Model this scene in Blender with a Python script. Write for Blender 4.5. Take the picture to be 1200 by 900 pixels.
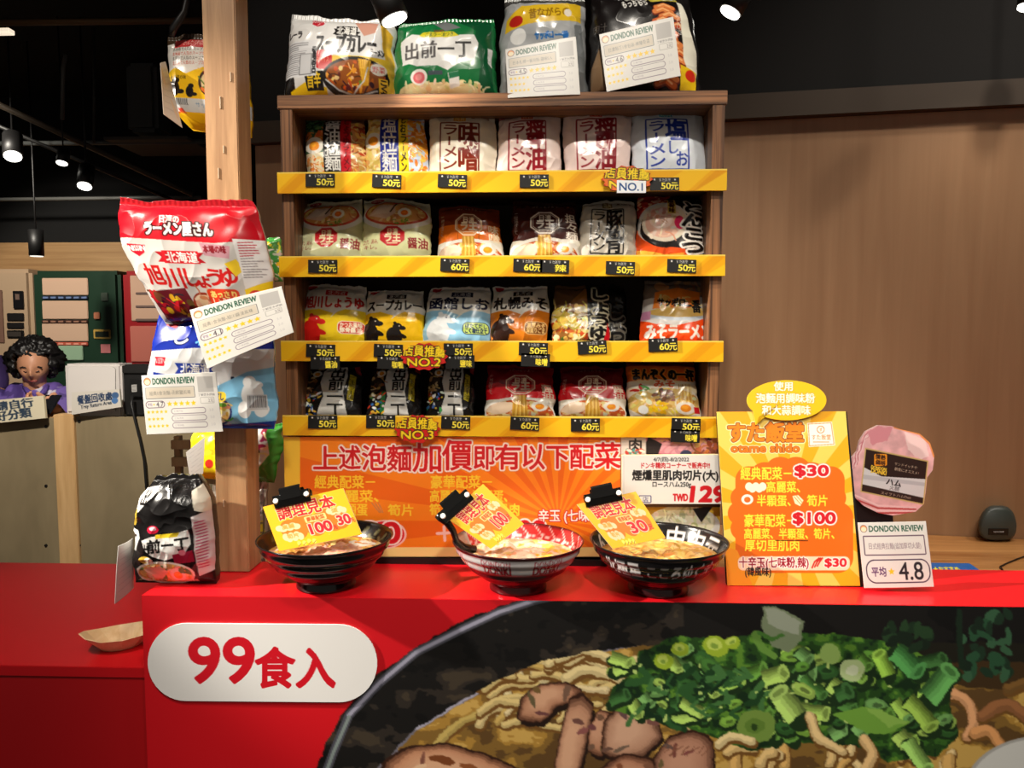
import bpy, bmesh, math, random
import numpy as np
from math import sin, cos, pi, radians
from mathutils import Vector, Matrix

SC = bpy.context.scene
COL = SC.collection
for _o in list(bpy.data.objects):
    bpy.data.objects.remove(_o)

# ------------------------------------------------------------------ camera
CAM = np.array([0.0, 0.0, 1.45])
PITCH, YAW, FPX = radians(4.2), radians(2.15), 900.0
cd = bpy.data.cameras.new('camera'); co = bpy.data.objects.new('camera', cd); COL.objects.link(co)
cd.sensor_width = 36.0; cd.lens = 36.0 * FPX / 1200.0; cd.clip_start = 0.02; cd.clip_end = 60
co.location = CAM; co.rotation_euler = (pi / 2 - PITCH, 0, YAW)
SC.camera = co

# ------------------------------------------------------------------ view, world, lights
SC.view_settings.view_transform = 'Standard'
SC.view_settings.look = 'None'
SC.view_settings.gamma = 1.0
SC.view_settings.exposure = 0.2
SC.view_settings.use_curve_mapping = False
wd = bpy.data.worlds.new('world'); SC.world = wd; wd.use_nodes = True
wd.node_tree.nodes['Background'].inputs[0].default_value = (1.0, 0.90, 0.78, 1)
wd.node_tree.nodes['Background'].inputs[1].default_value = 0.17


def spot(name, loc, aim, power, size=40, blend=0.4, radius=0.03, col=(1, 0.92, 0.80)):
    l = bpy.data.lights.new(name, 'SPOT'); l.energy = power; l.spot_size = radians(size); l.spot_blend = blend
    l.shadow_soft_size = radius; l.color = col
    o = bpy.data.objects.new(name, l); COL.objects.link(o); o.location = loc
    o.rotation_euler = (Vector(aim) - Vector(loc)).to_track_quat('-Z', 'Y').to_euler()
    return o


def area(name, loc, aim, power, sx, sy, col=(1, 0.92, 0.80)):
    l = bpy.data.lights.new(name, 'AREA'); l.energy = power; l.shape = 'RECTANGLE'; l.size = sx; l.size_y = sy; l.color = col
    o = bpy.data.objects.new(name, l); COL.objects.link(o); o.location = loc
    o.rotation_euler = (Vector(aim) - Vector(loc)).to_track_quat('-Z', 'Y').to_euler()
    return o


# ceiling spots over the aisle in front of the display (behind / above the camera), with two added fills
spot('ceiling_spot_left', (-2.6, 0.8, 2.8), (-0.1, 1.4, 1.17), 700, 25, 0.5, 0.03)
spot('post_fill', (-1.0, 0.3, 3.1), (-0.6, 1.43, 1.95), 60, 30, 0.6, 0.03)  # added fill that brightens the upper post, no fitting of its own
spot('ceiling_spot_centre', (0.0, 0.25, 3.05), (0.0, 1.5, 1.5), 74, 50, 0.6, 0.035)
spot('ceiling_spot_right', (0.95, 0.2, 3.05), (0.4, 1.5, 1.2), 36, 50, 0.6, 0.035)
spot('ceiling_spot_aisle', (0.3, -0.6, 3.0), (0.25, 1.3, 0.7), 98, 46, 0.7, 0.05)
spot('low_counter_fill', (-1.3, 0.5, 3.1), (-1.0, 1.45, 0.8), 120, 36, 0.7, 0.04)  # added fill lifting the low red counter and the food boat
# wall washers of the brown panel wall, then an added fill
spot('wall_spot_high', (1.9, 1.2, 3.1), (1.5, 2.1, 1.3), 62, 90, 0.9, 0.06)
spot('wall_spot_low', (1.0, 1.1, 3.1), (0.95, 2.1, 1.1), 40, 70, 0.9, 0.06)
spot('wall_end_fill', (-0.75, 1.62, 3.1), (-0.68, 2.25, 1.5), 12, 60, 0.8, 0.04)  # added fill for the wall strip between post and shelf
# the shop area behind, lit from its own ceiling
spot('shop_wall_spot', (-3.4, 3.7, 2.9), (-3.6, 5.9, 1.45), 230, 58, 0.5, 0.1)
spot('shop_counter_spot', (-1.35, 1.6, 2.45), (-1.95, 3.3, 1.0), 190, 46, 0.6, 0.06)

# ------------------------------------------------------------------ picture -> place
_F = np.array([-sin(YAW) * cos(PITCH), cos(YAW) * cos(PITCH), -sin(PITCH)])
_R = np.array([cos(YAW), sin(YAW), 0.0]); _U = np.cross(_R, _F)


def ray(u, v):
    u = np.asarray(u, float)[..., None]; v = np.asarray(v, float)[..., None]
    return _F + (u - 600) / FPX * _R - (v - 450) / FPX * _U


def Py(u, v, y):
    d = ray(u, v); return CAM + d * ((np.asarray(y, float)[..., None]) / d[..., 1:2])


def Pz(u, v, z):
    d = ray(u, v); return CAM + d * ((z - CAM[2]) / d[..., 2:3])


def onplane(u, v, p, n):
    d = ray(u, v); p = np.asarray(p, float); n = np.asarray(n, float)
    return CAM + d * (((p - CAM) @ n) / (d @ n))[..., None]


# ------------------------------------------------------------------ materials
_M = {}


def lin(c):
    c = np.asarray(c, float) / 255.0
    return np.where(c <= 0.04045, c / 12.92, ((c + 0.055) / 1.055) ** 2.4)


def mat(c, rough=0.5, metal=0.0, emit=0.0, bump=0.0, bscale=60.0, coat=0.0, spec=0.5):
    k = (tuple(c), rough, metal, emit, bump, bscale, coat, spec)
    if k in _M: return _M[k]
    m = bpy.data.materials.new('paint'); m.use_nodes = True; nt = m.node_tree; b = nt.nodes['Principled BSDF']
    l = tuple(lin(c)) + (1,)
    b.inputs['Base Color'].default_value = l; b.inputs['Roughness'].default_value = rough; b.inputs['Metallic'].default_value = metal
    b.inputs['Specular IOR Level'].default_value = spec
    b.inputs['Coat Weight'].default_value = coat
    if emit:
        b.inputs['Emission Color'].default_value = l; b.inputs['Emission Strength'].default_value = emit
    if bump:
        tc = nt.nodes.new('ShaderNodeTexCoord'); n = nt.nodes.new('ShaderNodeTexNoise'); n.inputs['Scale'].default_value = bscale
        bp = nt.nodes.new('ShaderNodeBump'); bp.inputs['Strength'].default_value = bump; bp.inputs['Distance'].default_value = 0.002
        nt.links.new(tc.outputs['Object'], n.inputs['Vector']); nt.links.new(n.outputs['Fac'], bp.inputs['Height']); nt.links.new(bp.outputs['Normal'], b.inputs['Normal'])
    _M[k] = m; return m


def printed(rough=0.4, coat=0.0, bump=0.0, bscale=40.0, spec=0.5):
    k = ('print', rough, coat, bump, bscale, spec)
    if k in _M: return _M[k]
    m = bpy.data.materials.new('printed_surface'); m.use_nodes = True; nt = m.node_tree; b = nt.nodes['Principled BSDF']
    a = nt.nodes.new('ShaderNodeAttribute'); a.attribute_name = 'print'
    nt.links.new(a.outputs['Color'], b.inputs['Base Color'])
    b.inputs['Roughness'].default_value = rough; b.inputs['Coat Weight'].default_value = coat; b.inputs['Coat Roughness'].default_value = 0.08
    b.inputs['Specular IOR Level'].default_value = spec
    if bump:
        tc = nt.nodes.new('ShaderNodeTexCoord'); n = nt.nodes.new('ShaderNodeTexNoise'); n.inputs['Scale'].default_value = bscale
        n.inputs['Detail'].default_value = 3; n.inputs['Distortion'].default_value = 0.6
        bp = nt.nodes.new('ShaderNodeBump'); bp.inputs['Strength'].default_value = bump; bp.inputs['Distance'].default_value = 0.006
        nt.links.new(tc.outputs['Object'], n.inputs['Vector']); nt.links.new(n.outputs['Fac'], bp.inputs['Height']); nt.links.new(bp.outputs['Normal'], b.inputs['Normal'])
    _M[k] = m; return m


def wood(c1, c2, scale=(60, 60, 3), rough=0.45, detail=4.0, contrast=0.25, key='w'):
    k = ('wood', tuple(c1), tuple(c2), tuple(scale), rough, contrast)
    if k in _M: return _M[k]
    m = bpy.data.materials.new('wood_grain'); m.use_nodes = True; nt = m.node_tree; b = nt.nodes['Principled BSDF']
    tc = nt.nodes.new('ShaderNodeTexCoord'); mp = nt.nodes.new('ShaderNodeMapping'); mp.inputs['Scale'].default_value = scale
    n = nt.nodes.new('ShaderNodeTexNoise'); n.inputs['Scale'].default_value = 1.0; n.inputs['Detail'].default_value = detail
    n.inputs['Roughness'].default_value = 0.65; n.inputs['Distortion'].default_value = 0.4
    r = nt.nodes.new('ShaderNodeValToRGB'); r.color_ramp.elements[0].position = 0.5 - contrast; r.color_ramp.elements[1].position = 0.5 + contrast
    r.color_ramp.elements[0].color = tuple(lin(c1)) + (1,); r.color_ramp.elements[1].color = tuple(lin(c2)) + (1,)
    nt.links.new(tc.outputs['Object'], mp.inputs['Vector']); nt.links.new(mp.outputs['Vector'], n.inputs['Vector'])
    nt.links.new(n.outputs['Fac'], r.inputs['Fac']); nt.links.new(r.outputs['Color'], b.inputs['Base Color'])
    bp = nt.nodes.new('ShaderNodeBump'); bp.inputs['Strength'].default_value = 0.15; bp.inputs['Distance'].default_value = 0.001
    nt.links.new(n.outputs['Fac'], bp.inputs['Height']); nt.links.new(bp.outputs['Normal'], b.inputs['Normal'])
    b.inputs['Roughness'].default_value = rough
    _M[k] = m; return m


# ------------------------------------------------------------------ objects
WLOC = {}


def link(o, loc, parent=None):
    COL.objects.link(o); loc = np.asarray(loc, float); WLOC[o.name] = loc
    if parent is not None:
        o.parent = parent; o.location = loc - WLOC[parent.name]
    else: o.location = loc
    return o


def tag(o, label=None, cat=None, group=None, kind=None):
    if label: o['label'] = label
    if cat: o['category'] = cat
    if group: o['group'] = group
    if kind: o['kind'] = kind
    return o


def thing(name, label, cat, loc, group=None):
    return tag(link(bpy.data.objects.new(name, None), loc), label, cat, group)


def mk(name, V, faces, m, parent=None, colors=None, smooth=True, loc=None, mi=None):
    """one mesh object from world coordinates; faces: list of int arrays (n,3) / (n,4) or lists of polygons"""
    V = np.asarray(V, float)
    if loc is None:
        loc = WLOC[parent.name] if parent is not None else np.array([(V[:, 0].min() + V[:, 0].max()) / 2, (V[:, 1].min() + V[:, 1].max()) / 2, V[:, 2].min()])
    me = bpy.data.meshes.new(name)
    ls, tot = [], []
    for f in faces:
        if isinstance(f, np.ndarray):
            ls.append(f.reshape(-1)); tot.append(np.full(len(f), f.shape[1]))
        else:
            ls.append(np.asarray(f)); tot.append(np.array([len(f)]))
    ls = np.concatenate(ls).astype(np.int32); tot = np.concatenate(tot).astype(np.int32)
    st = np.concatenate([[0], np.cumsum(tot)[:-1]]).astype(np.int32)
    me.vertices.add(len(V)); me.vertices.foreach_set('co', (V - loc).astype(np.float32).reshape(-1))
    me.loops.add(len(ls)); me.loops.foreach_set('vertex_index', ls)
    me.polygons.add(len(tot)); me.polygons.foreach_set('loop_start', st); me.polygons.foreach_set('loop_total', tot)
    ms = m if isinstance(m, (list, tuple)) else [m]
    for x in ms: me.materials.append(x)
    if mi is not None: me.polygons.foreach_set('material_index', np.asarray(mi, np.int32))
    me.update(calc_edges=True)
    me.polygons.foreach_set('use_smooth', smooth.astype(bool) if isinstance(smooth, np.ndarray) else np.full(len(tot), bool(smooth)))
    if colors is not None:
        a = me.color_attributes.new('print', 'FLOAT_COLOR', 'POINT')
        c = np.ones((len(V), 4), np.float32); c[:, :3] = lin(np.clip(colors, 0, 255)); a.data.foreach_set('color', c.reshape(-1))
    o = bpy.data.objects.new(name, me)
    return link(o, loc, parent)


def bm_obj(name, bm, m, parent=None, smooth=False, loc=None):
    bmesh.ops.recalc_face_normals(bm, faces=bm.faces[:])
    bm.verts.index_update()
    V = np.array([v.co[:] for v in bm.verts]); F = [[v.index for v in f.verts] for f in bm.faces]
    mi = [f.material_index for f in bm.faces]
    bm.free()
    return mk(name, V, F, m, parent, smooth=smooth, loc=loc, mi=mi)


def box_bm(x0, x1, y0, y1, z0, z1, bev=0.0, seg=2):
    bm = bmesh.new(); bmesh.ops.create_cube(bm, size=1.0)
    for v in bm.verts:
        v.co = Vector(((x0 + x1) / 2 + v.co.x * (x1 - x0), (y0 + y1) / 2 + v.co.y * (y1 - y0), (z0 + z1) / 2 + v.co.z * (z1 - z0)))
    if bev: bmesh.ops.bevel(bm, geom=bm.edges[:], offset=bev, segments=seg, affect='EDGES', clamp_overlap=True)
    return bm


def box(name, x0, x1, y0, y1, z0, z1, m, parent=None, bev=0.0):
    return bm_obj(name, box_bm(x0, x1, y0, y1, z0, z1, bev), m, parent)


def prism(name, poly, axis, a, b, m, parent=None, bev=0.0, smooth=False):
    """poly 2D outline extruded along axis from a to b. axis x: (y,z); y: (x,z); z: (x,y)"""
    bm = bmesh.new()
    def P(p, t): return {'x': (t, p[0], p[1]), 'y': (p[0], t, p[1]), 'z': (p[0], p[1], t)}[axis]
    A = [bm.verts.new(P(p, a)) for p in poly]; B = [bm.verts.new(P(p, b)) for p in poly]; n = len(poly)
    bm.faces.new(A); bm.faces.new(B[::-1])
    for i in range(n): bm.faces.new((A[i], A[(i + 1) % n], B[(i + 1) % n], B[i]))
    if bev: bmesh.ops.bevel(bm, geom=bm.edges[:], offset=bev, segments=2, affect='EDGES', clamp_overlap=True)
    return bm_obj(name, bm, m, parent, smooth)


def tube(name, pts, r, m, parent=None, n=10, caps=True, closed=False):
    pts = [Vector(p) for p in pts]; N = len(pts); rr = r if isinstance(r, (list, tuple)) else [r] * N
    V, F = [], []; up = Vector((0.13, 0.31, 0.94)); prev = None
    for i, p in enumerate(pts):
        t = (pts[min(i + 1, N - 1)] - pts[max(i - 1, 0)]).normalized()
        a = t.cross(up) if prev is None else prev - t * prev.dot(t)
        if a.length < 1e-4: a = t.cross(Vector((1, 0, 0)))
        a.normalize(); b = t.cross(a); prev = a
        for k in range(n):
            q = 2 * pi * k / n; V.append(p + (a * cos(q) + b * sin(q)) * rr[i])
    for i in range(N - 1):
        for k in range(n): F.append([i * n + k, i * n + (k + 1) % n, (i + 1) * n + (k + 1) % n, (i + 1) * n + k])
    if caps: F.append(list(range(n))[::-1]); F.append([(N - 1) * n + k for k in range(n)])
    return mk(name, np.array([v[:] for v in V]), F, m, parent)


def cyl(name, p, q, r, m, parent=None, n=24, r2=None):
    p, q = Vector(p), Vector(q); t = (q - p).normalized(); a = t.cross(Vector((0.3, 0.1, 0.95)) if abs(t.z) < .9 else Vector((1, 0, 0))).normalized(); b = t.cross(a)
    r2 = r if r2 is None else r2; V, F = [], []
    for c, R in ((p, r), (q, r2)):
        for k in range(n): V.append((c + (a * cos(2 * pi * k / n) + b * sin(2 * pi * k / n)) * R)[:])
    F = [[k, (k + 1) % n, n + (k + 1) % n, n + k] for k in range(n)] + [list(range(n))[::-1], [n + k for k in range(n)]]
    return mk(name, np.array(V), F, m, parent, smooth=np.array([True] * n + [False, False]))


# ------------------------------------------------------------------ noise
def noise(x, y, seed=0):
    x = np.asarray(x, float); y = np.asarray(y, float)
    xi = np.floor(x).astype(np.int64); yi = np.floor(y).astype(np.int64); fx = x - xi; fy = y - yi
    fx = fx * fx * (3 - 2 * fx); fy = fy * fy * (3 - 2 * fy)
    def h(a, b):
        n = (a * 374761393 + b * 668265263 + seed * 1442695041) & 0x7fffffff
        n = ((n ^ (n >> 13)) * 1274126177) & 0x7fffffff
        return ((n ^ (n >> 16)) & 0xffff) / 65535.0
    return ((h(xi, yi) * (1 - fx) + h(xi + 1, yi) * fx) * (1 - fy) + (h(xi, yi + 1) * (1 - fx) + h(xi + 1, yi + 1) * fx) * fy) * 2 - 1


def fbm(x, y, seed=0, o=3):
    s = 0; a = 1; 
    for k in range(o): s = s + a * noise(x * 2 ** k, y * 2 ** k, seed + k * 17); a *= .5
    return s


# ------------------------------------------------------------------ printing: designs are drawn into numpy arrays and become vertex colours
_G = {}


def glyphs(s):
    if s in _G: return _G[s]
    c = bpy.data.curves.new('t', 'FONT'); c.body = s; c.resolution_u = 5 if len(s) < 5 else 2
    o = bpy.data.objects.new('t', c); COL.objects.link(o)
    e = o.evaluated_get(bpy.context.evaluated_depsgraph_get()); me = e.to_mesh()
    V = np.empty(len(me.vertices) * 3); me.vertices.foreach_get('co', V); V = V.reshape(-1, 3)[:, :2].copy()
    me.calc_loop_triangles(); T = np.empty(len(me.loop_triangles) * 3, np.int32); me.loop_triangles.foreach_get('vertices', T); T = T.reshape(-1, 3)
    e.to_mesh_clear(); bpy.data.objects.remove(o); bpy.data.curves.remove(c)
    cjk = any(ord(ch) > 0x2e80 for ch in s)
    if cjk: x0, x1, y0, y1 = 0.02, max(V[:, 0].max(), len(s) * .5) + .02, -0.09, 0.83
    else: x0, x1, y0, y1 = V[:, 0].min(), V[:, 0].max(), V[:, 1].min(), V[:, 1].max()
    V = np.stack([(V[:, 0] - x0) / max(x1 - x0, 1e-6), (y1 - V[:, 1]) / max(y1 - y0, 1e-6)], 1)
    _G[s] = (V, T); return _G[s]


def dil(M, r):
    """grow a mask by a disc of r samples"""
    if r < .5: return M
    H, W = M.shape; out = M.copy(); offs = set()
    for q in ([r] if r < 2 else [r, r * .5] if r < 6 else [r, r * .7, r * .35]):
        for k in range(24): offs.add((int(round(q * cos(k * pi / 12))), int(round(q * sin(k * pi / 12)))))
    for dx, dy in offs:
        if abs(dx) >= W or abs(dy) >= H: continue
        out[max(0, dy):H + min(0, dy), max(0, dx):W + min(0, dx)] |= M[max(0, -dy):H - max(0, dy), max(0, -dx):W - max(0, dx)]
    return out


class Cv:
    """a design of w x h units whose corner is x0,y0 (y down); D samples per unit"""
    def __init__(s, x0, y0, w, h, D, bg):
        s.x0, s.y0, s.w, s.h, s.D = x0, y0, w, h, D
        s.W, s.H = max(4, int(math.ceil(w * D))), max(4, int(math.ceil(h * D)))
        s.A = np.empty((s.H, s.W, 3), np.float32); s.A[:] = bg; s.clip = None; s.rng = random.Random(7)

    def sub(s, x0, y0, x1, y1):
        i0 = max(0, int((x0 - s.x0) * s.D) - 1); i1 = min(s.W, int((x1 - s.x0) * s.D) + 2)
        j0 = max(0, int((y0 - s.y0) * s.D) - 1); j1 = min(s.H, int((y1 - s.y0) * s.D) + 2)
        if i1 <= i0 or j1 <= j0: return None
        X, Y = np.meshgrid(s.x0 + (np.arange(i0, i1) + .5) / s.D, s.y0 + (np.arange(j0, j1) + .5) / s.D)
        return (slice(j0, j1), slice(i0, i1)), X, Y

    def put(s, sl, M, c, a=1.0):
        if s.clip is not None: M = M & s.clip[sl]
        B = s.A[sl]; B[M] = B[M] * (1 - a) + np.asarray(c, np.float32) * a
        return s

    def pmask(s, pts, X, Y):
        M = np.zeros(X.shape, bool); n = len(pts)
        for i in range(n):
            x1, y1 = pts[i]; x2, y2 = pts[(i + 1) % n]
            if y1 == y2: continue
            M ^= ((y1 > Y) != (y2 > Y)) & (X < (x2 - x1) * (Y - y1) / (y2 - y1) + x1)
        return M

    def poly(s, pts, c, a=1.0):
        q = np.array(pts, float); g = s.sub(q[:, 0].min(), q[:, 1].min(), q[:, 0].max(), q[:, 1].max())
        if g is None: return s
        return s.put(g[0], s.pmask(pts, g[1], g[2]), c, a)

    def setclip(s, pts):
        if pts is None: s.clip = None; return s
        g = s.sub(s.x0, s.y0, s.x0 + s.w, s.y0 + s.h); s.clip = s.pmask(pts, g[1], g[2])[:s.H, :s.W]; return s

    def rect(s, x0, y0, x1, y1, c, a=1.0): return s.poly([(x0, y0), (x1, y0), (x1, y1), (x0, y1)], c, a)

    def ell(s, cx, cy, rx, ry, c, rot=0.0, a=1.0, inner=0.0):
        R = max(rx, ry); g = s.sub(cx - R, cy - R, cx + R, cy + R)
        if g is None: return s
        q = radians(rot); dx, dy = g[1] - cx, g[2] - cy; e = ((dx * cos(q) + dy * sin(q)) / rx) ** 2 + ((-dx * sin(q) + dy * cos(q)) / ry) ** 2
        return s.put(g[0], (e < 1) & (e >= inner * inner), c, a)

    def rr(s, x0, y0, x1, y1, r, c, lw=0.0, a=1.0):
        g = s.sub(x0 - lw, y0 - lw, x1 + lw, y1 + lw)
        if g is None: return s
        dx = np.abs(g[1] - (x0 + x1) / 2) - (x1 - x0) / 2 + r; dy = np.abs(g[2] - (y0 + y1) / 2) - (y1 - y0) / 2 + r
        d = np.hypot(np.maximum(dx, 0), np.maximum(dy, 0)) + np.minimum(np.maximum(dx, dy), 0) - r
        return s.put(g[0], (np.abs(d) < lw / 2) if lw else (d < 0), c, a)

    def line(s, pts, w, c, a=1.0):
        q = np.array(pts, float); g = s.sub(q[:, 0].min() - w, q[:, 1].min() - w, q[:, 0].max() + w, q[:, 1].max() + w)
        if g is None: return s
        M = np.zeros(g[1].shape, bool)
        for (x1, y1), (x2, y2) in zip(pts[:-1], pts[1:]):
            dx, dy = x2 - x1, y2 - y1; L = dx * dx + dy * dy + 1e-9
            t = np.clip(((g[1] - x1) * dx + (g[2] - y1) * dy) / L, 0, 1)
            M |= np.hypot(g[1] - x1 - t * dx, g[2] - y1 - t * dy) < w / 2
        return s.put(g[0], M, c, a)

    def star(s, cx, cy, r, c):
        return s.poly([(cx + (r if k % 2 == 0 else r * .45) * sin(k * pi / 5), cy - (r if k % 2 == 0 else r * .45) * cos(k * pi / 5)) for k in range(10)], c)

    def T(s, t, x0, y0, x1, y1, c, b=0.0, oc=None, ow=0.0, rot=0.0, v=False, skew=0.0, oc2=None, ow2=0.0):
        if v:
            n = len(t)
            if rot:
                pass
            for k, ch in enumerate(t):
                a0, a1 = y0 + (y1 - y0) * k / n, y0 + (y1 - y0) * (k + 1) / n
                if ch in 'ー—':
                    s.rect((x0 + x1) / 2 - (x1 - x0) * .04 - b / 4, a0 + (a1 - a0) * .1, (x0 + x1) / 2 + (x1 - x0) * .04 + b / 4, a1 - (a1 - a0) * .1, c)
                else: s.T(ch, x0, a0, x1, a1, c, b, oc, ow)
            return s
        V, Tr = glyphs(t); P = np.stack([x0 + V[:, 0] * (x1 - x0), y0 + V[:, 1] * (y1 - y0)], 1)
        cx, cy = (x0 + x1) / 2, (y0 + y1) / 2
        if skew: P[:, 0] -= (P[:, 1] - cy) * skew
        if rot:
            q = radians(rot); d = P - (cx, cy); P = np.stack([cx + d[:, 0] * cos(q) - d[:, 1] * sin(q), cy + d[:, 0] * sin(q) + d[:, 1] * cos(q)], 1)
        pad = max(b, ow, ow2) + 2 / s.D
        g = s.sub(P[:, 0].min() - pad, P[:, 1].min() - pad, P[:, 0].max() + pad, P[:, 1].max() + pad)
        if g is None: return s
        sl, X, Y = g; M = np.zeros(X.shape, bool); ox, oy = X[0, 0], Y[0, 0]; D = s.D; h, w = M.shape
        for tri in Tr:
            a, bb, cc = P[tri]
            i0 = max(0, int((min(a[0], bb[0], cc[0]) - ox) * D)); i1 = min(w, int((max(a[0], bb[0], cc[0]) - ox) * D) + 2)
            j0 = max(0, int((min(a[1], bb[1], cc[1]) - oy) * D)); j1 = min(h, int((max(a[1], bb[1], cc[1]) - oy) * D) + 2)
            if i1 <= i0 or j1 <= j0: continue
            x = X[j0:j1, i0:i1]; y = Y[j0:j1, i0:i1]
            e1 = (bb[0] - a[0]) * (y - a[1]) - (bb[1] - a[1]) * (x - a[0])
            e2 = (cc[0] - bb[0]) * (y - bb[1]) - (cc[1] - bb[1]) * (x - bb[0])
            e3 = (a[0] - cc[0]) * (y - cc[1]) - (a[1] - cc[1]) * (x - cc[0])
            M[j0:j1, i0:i1] |= ((e1 >= 0) & (e2 >= 0) & (e3 >= 0)) | ((e1 <= 0) & (e2 <= 0) & (e3 <= 0))
        if b: M = dil(M, b * D * 0.2)
        if oc2 is not None: s.put(sl, dil(M, ow2 * D), oc2)
        if oc is not None: s.put(sl, dil(M, ow * D), oc)
        return s.put(sl, M, c)

    def food(s, x0, y0, x1, y1, pal, n, r, seed=1, strands=0.3):
        g = random.Random(seed)
        for k in range(n):
            x, y = g.uniform(x0, x1), g.uniform(y0, y1); c = g.choice(pal); c = [v + g.uniform(-12, 12) for v in c]
            if g.random() < strands:
                a = g.uniform(0, 6.3); L = r * g.uniform(2, 4); kx = g.uniform(-1, 1)
                s.line([(x + cos(a + kx * t) * L * t, y + sin(a + kx * t) * L * t) for t in (0, .33, .66, 1)], r * .4, c)
            else: s.ell(x, y, r * g.uniform(.5, 1.4), r * g.uniform(.3, .8), c, g.uniform(0, 180))
        return s

    def rays(s, cx, cy, n, c, a=1.0, R=2000, off=0.0):
        for k in range(n):
            q0 = 2 * pi * (k + off) / n; q1 = q0 + pi / n
            s.poly([(cx, cy), (cx + R * cos(q0), cy + R * sin(q0)), (cx + R * cos(q1), cy + R * sin(q1))], c, a)
        return s

    def mottle(s, amp, scale, seed=3):
        X, Y = np.meshgrid(np.arange(s.W) / s.D, np.arange(s.H) / s.D)
        s.A *= (1 + amp * fbm(X * scale, Y * scale, seed))[..., None]; return s

    def warp(s, amp, scale, seed=2):
        """hand-painted edges: shift every sample a little by smooth noise"""
        J, I = np.mgrid[0:s.H, 0:s.W]; x, y = I / s.D, J / s.D
        i = np.clip(I + amp * s.D * fbm(x * scale, y * scale, seed, 3), 0, s.W - 1).astype(int); j = np.clip(J + amp * s.D * fbm(x * scale + 9, y * scale, seed + 40, 3), 0, s.H - 1).astype(int)
        s.A = s.A[j, i]; return s

    def sample(s, x, y):
        """colours at design coordinates: a small box blur then bilinear"""
        if not hasattr(s, 'B'):
            A = s.A; P = np.pad(A, ((0, 1), (0, 1), (0, 0)), mode='edge')
            s.B = (P[:-1, :-1] + P[1:, :-1] + P[:-1, 1:] + P[1:, 1:]) / 4
        fx = np.clip((np.asarray(x) - s.x0) * s.D - 1.0, 0, s.W - 1.001); fy = np.clip((np.asarray(y) - s.y0) * s.D - 1.0, 0, s.H - 1.001)
        i, j = fx.astype(int), fy.astype(int); u, v = (fx - i)[..., None], (fy - j)[..., None]; B = s.B
        return (B[j, i] * (1 - u) + B[j, i + 1] * u) * (1 - v) + (B[j + 1, i] * (1 - u) + B[j + 1, i + 1] * u) * v


def rimloop(H, W, base=0):
    I = np.arange(H * W).reshape(H, W) + base
    return np.concatenate([I[0, :-1], I[:-1, -1], I[-1, ::-1][:-1], I[::-1, 0][:-1]])


def closed_grid(name, G, Cc, back, backc, m, parent=None, ring=None, smooth=True, loc=None):
    """front grid G (H,W,3) closed by a skirt to a ring of points `back` (rim order) and a fan"""
    H, W, _ = G.shape; I = np.arange(H * W).reshape(H, W)
    q = np.stack([I[:-1, :-1], I[1:, :-1], I[1:, 1:], I[:-1, 1:]], -1).reshape(-1, 4)
    rl = rimloop(H, W); n = len(rl); V = [G.reshape(-1, 3)]; C = [Cc.reshape(-1, 3)]; F = [q]; b = H * W; prev = rl
    sm = [np.full(len(q), smooth is True)]
    for R in back:
        idx = np.arange(b, b + n); V.append(R); C.append(np.tile(np.asarray(backc, float), (n, 1)))
        F.append(np.stack([prev, np.roll(prev, -1), np.roll(idx, -1), idx], -1)); sm.append(np.full(n, smooth is True)); prev = idx; b += n
    V.append(back[-1].mean(0)[None]); C.append(np.asarray(backc, float)[None])
    F.append(np.stack([prev, np.roll(prev, -1), np.full(n, b)], -1)); sm.append(np.full(n, smooth is True))
    return mk(name, np.concatenate(V), F, m, parent, np.concatenate(C), smooth=np.concatenate(sm), loc=loc)


def slab(name, cv, quad, plane, thick, edge, m, parent=None, res=1.8, curl=0.0, design=None):
    """flat printed board: quad = TL,TR,BR,BL in picture px (None: world corner list); plane=(p,n) or 4 world corners; cv drawn in px coords
    or, with design=(x0,y0,x1,y1), in its own units mapped bilinearly on the quad."""
    q = np.array(quad, float)
    wq = q if q.shape[1] == 3 else onplane(q[:, 0], q[:, 1], *plane)
    w = np.linalg.norm(wq[1] - wq[0]); h = np.linalg.norm(wq[3] - wq[0])
    px = FPX / max(0.3, wq[:, 1].mean())
    nu, nv = max(3, int(w * px * res)), max(3, int(h * px * res))
    s, t = np.meshgrid(np.linspace(0, 1, nu + 1), np.linspace(0, 1, nv + 1))
    def bl(Q): return (Q[0] * ((1 - s) * (1 - t))[..., None] + Q[1] * (s * (1 - t))[..., None] + Q[2] * (s * t)[..., None] + Q[3] * ((1 - s) * t)[..., None])
    G = bl(wq); n = np.cross(wq[1] - wq[0], wq[3] - wq[0]); n /= np.linalg.norm(n)
    if n @ (wq.mean(0) - CAM) < 0: n = -n
    if design is None:
        p2 = q if q.shape[1] == 2 else None
        D = bl(np.c_[p2, np.zeros(4)]); Cc = cv.sample(D[..., 0], D[..., 1])
    else: Cc = cv.sample(design[0] + s * (design[2] - design[0]), design[1] + t * (design[3] - design[1]))
    if curl: G = G + n * (curl * ((s - .5) ** 2 * 4 * .6 + (t ** 2) * .4 + .25 * noise(s * 2.3, t * 2.1, int(abs(w * 1e4)))))[..., None]
    rl = rimloop(nv + 1, nu + 1); R = G.reshape(-1, 3)[rl]
    return closed_grid(name, G, Cc, [R + n * 1e-5, R + n * thick], edge, m, parent, smooth=bool(curl))


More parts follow.
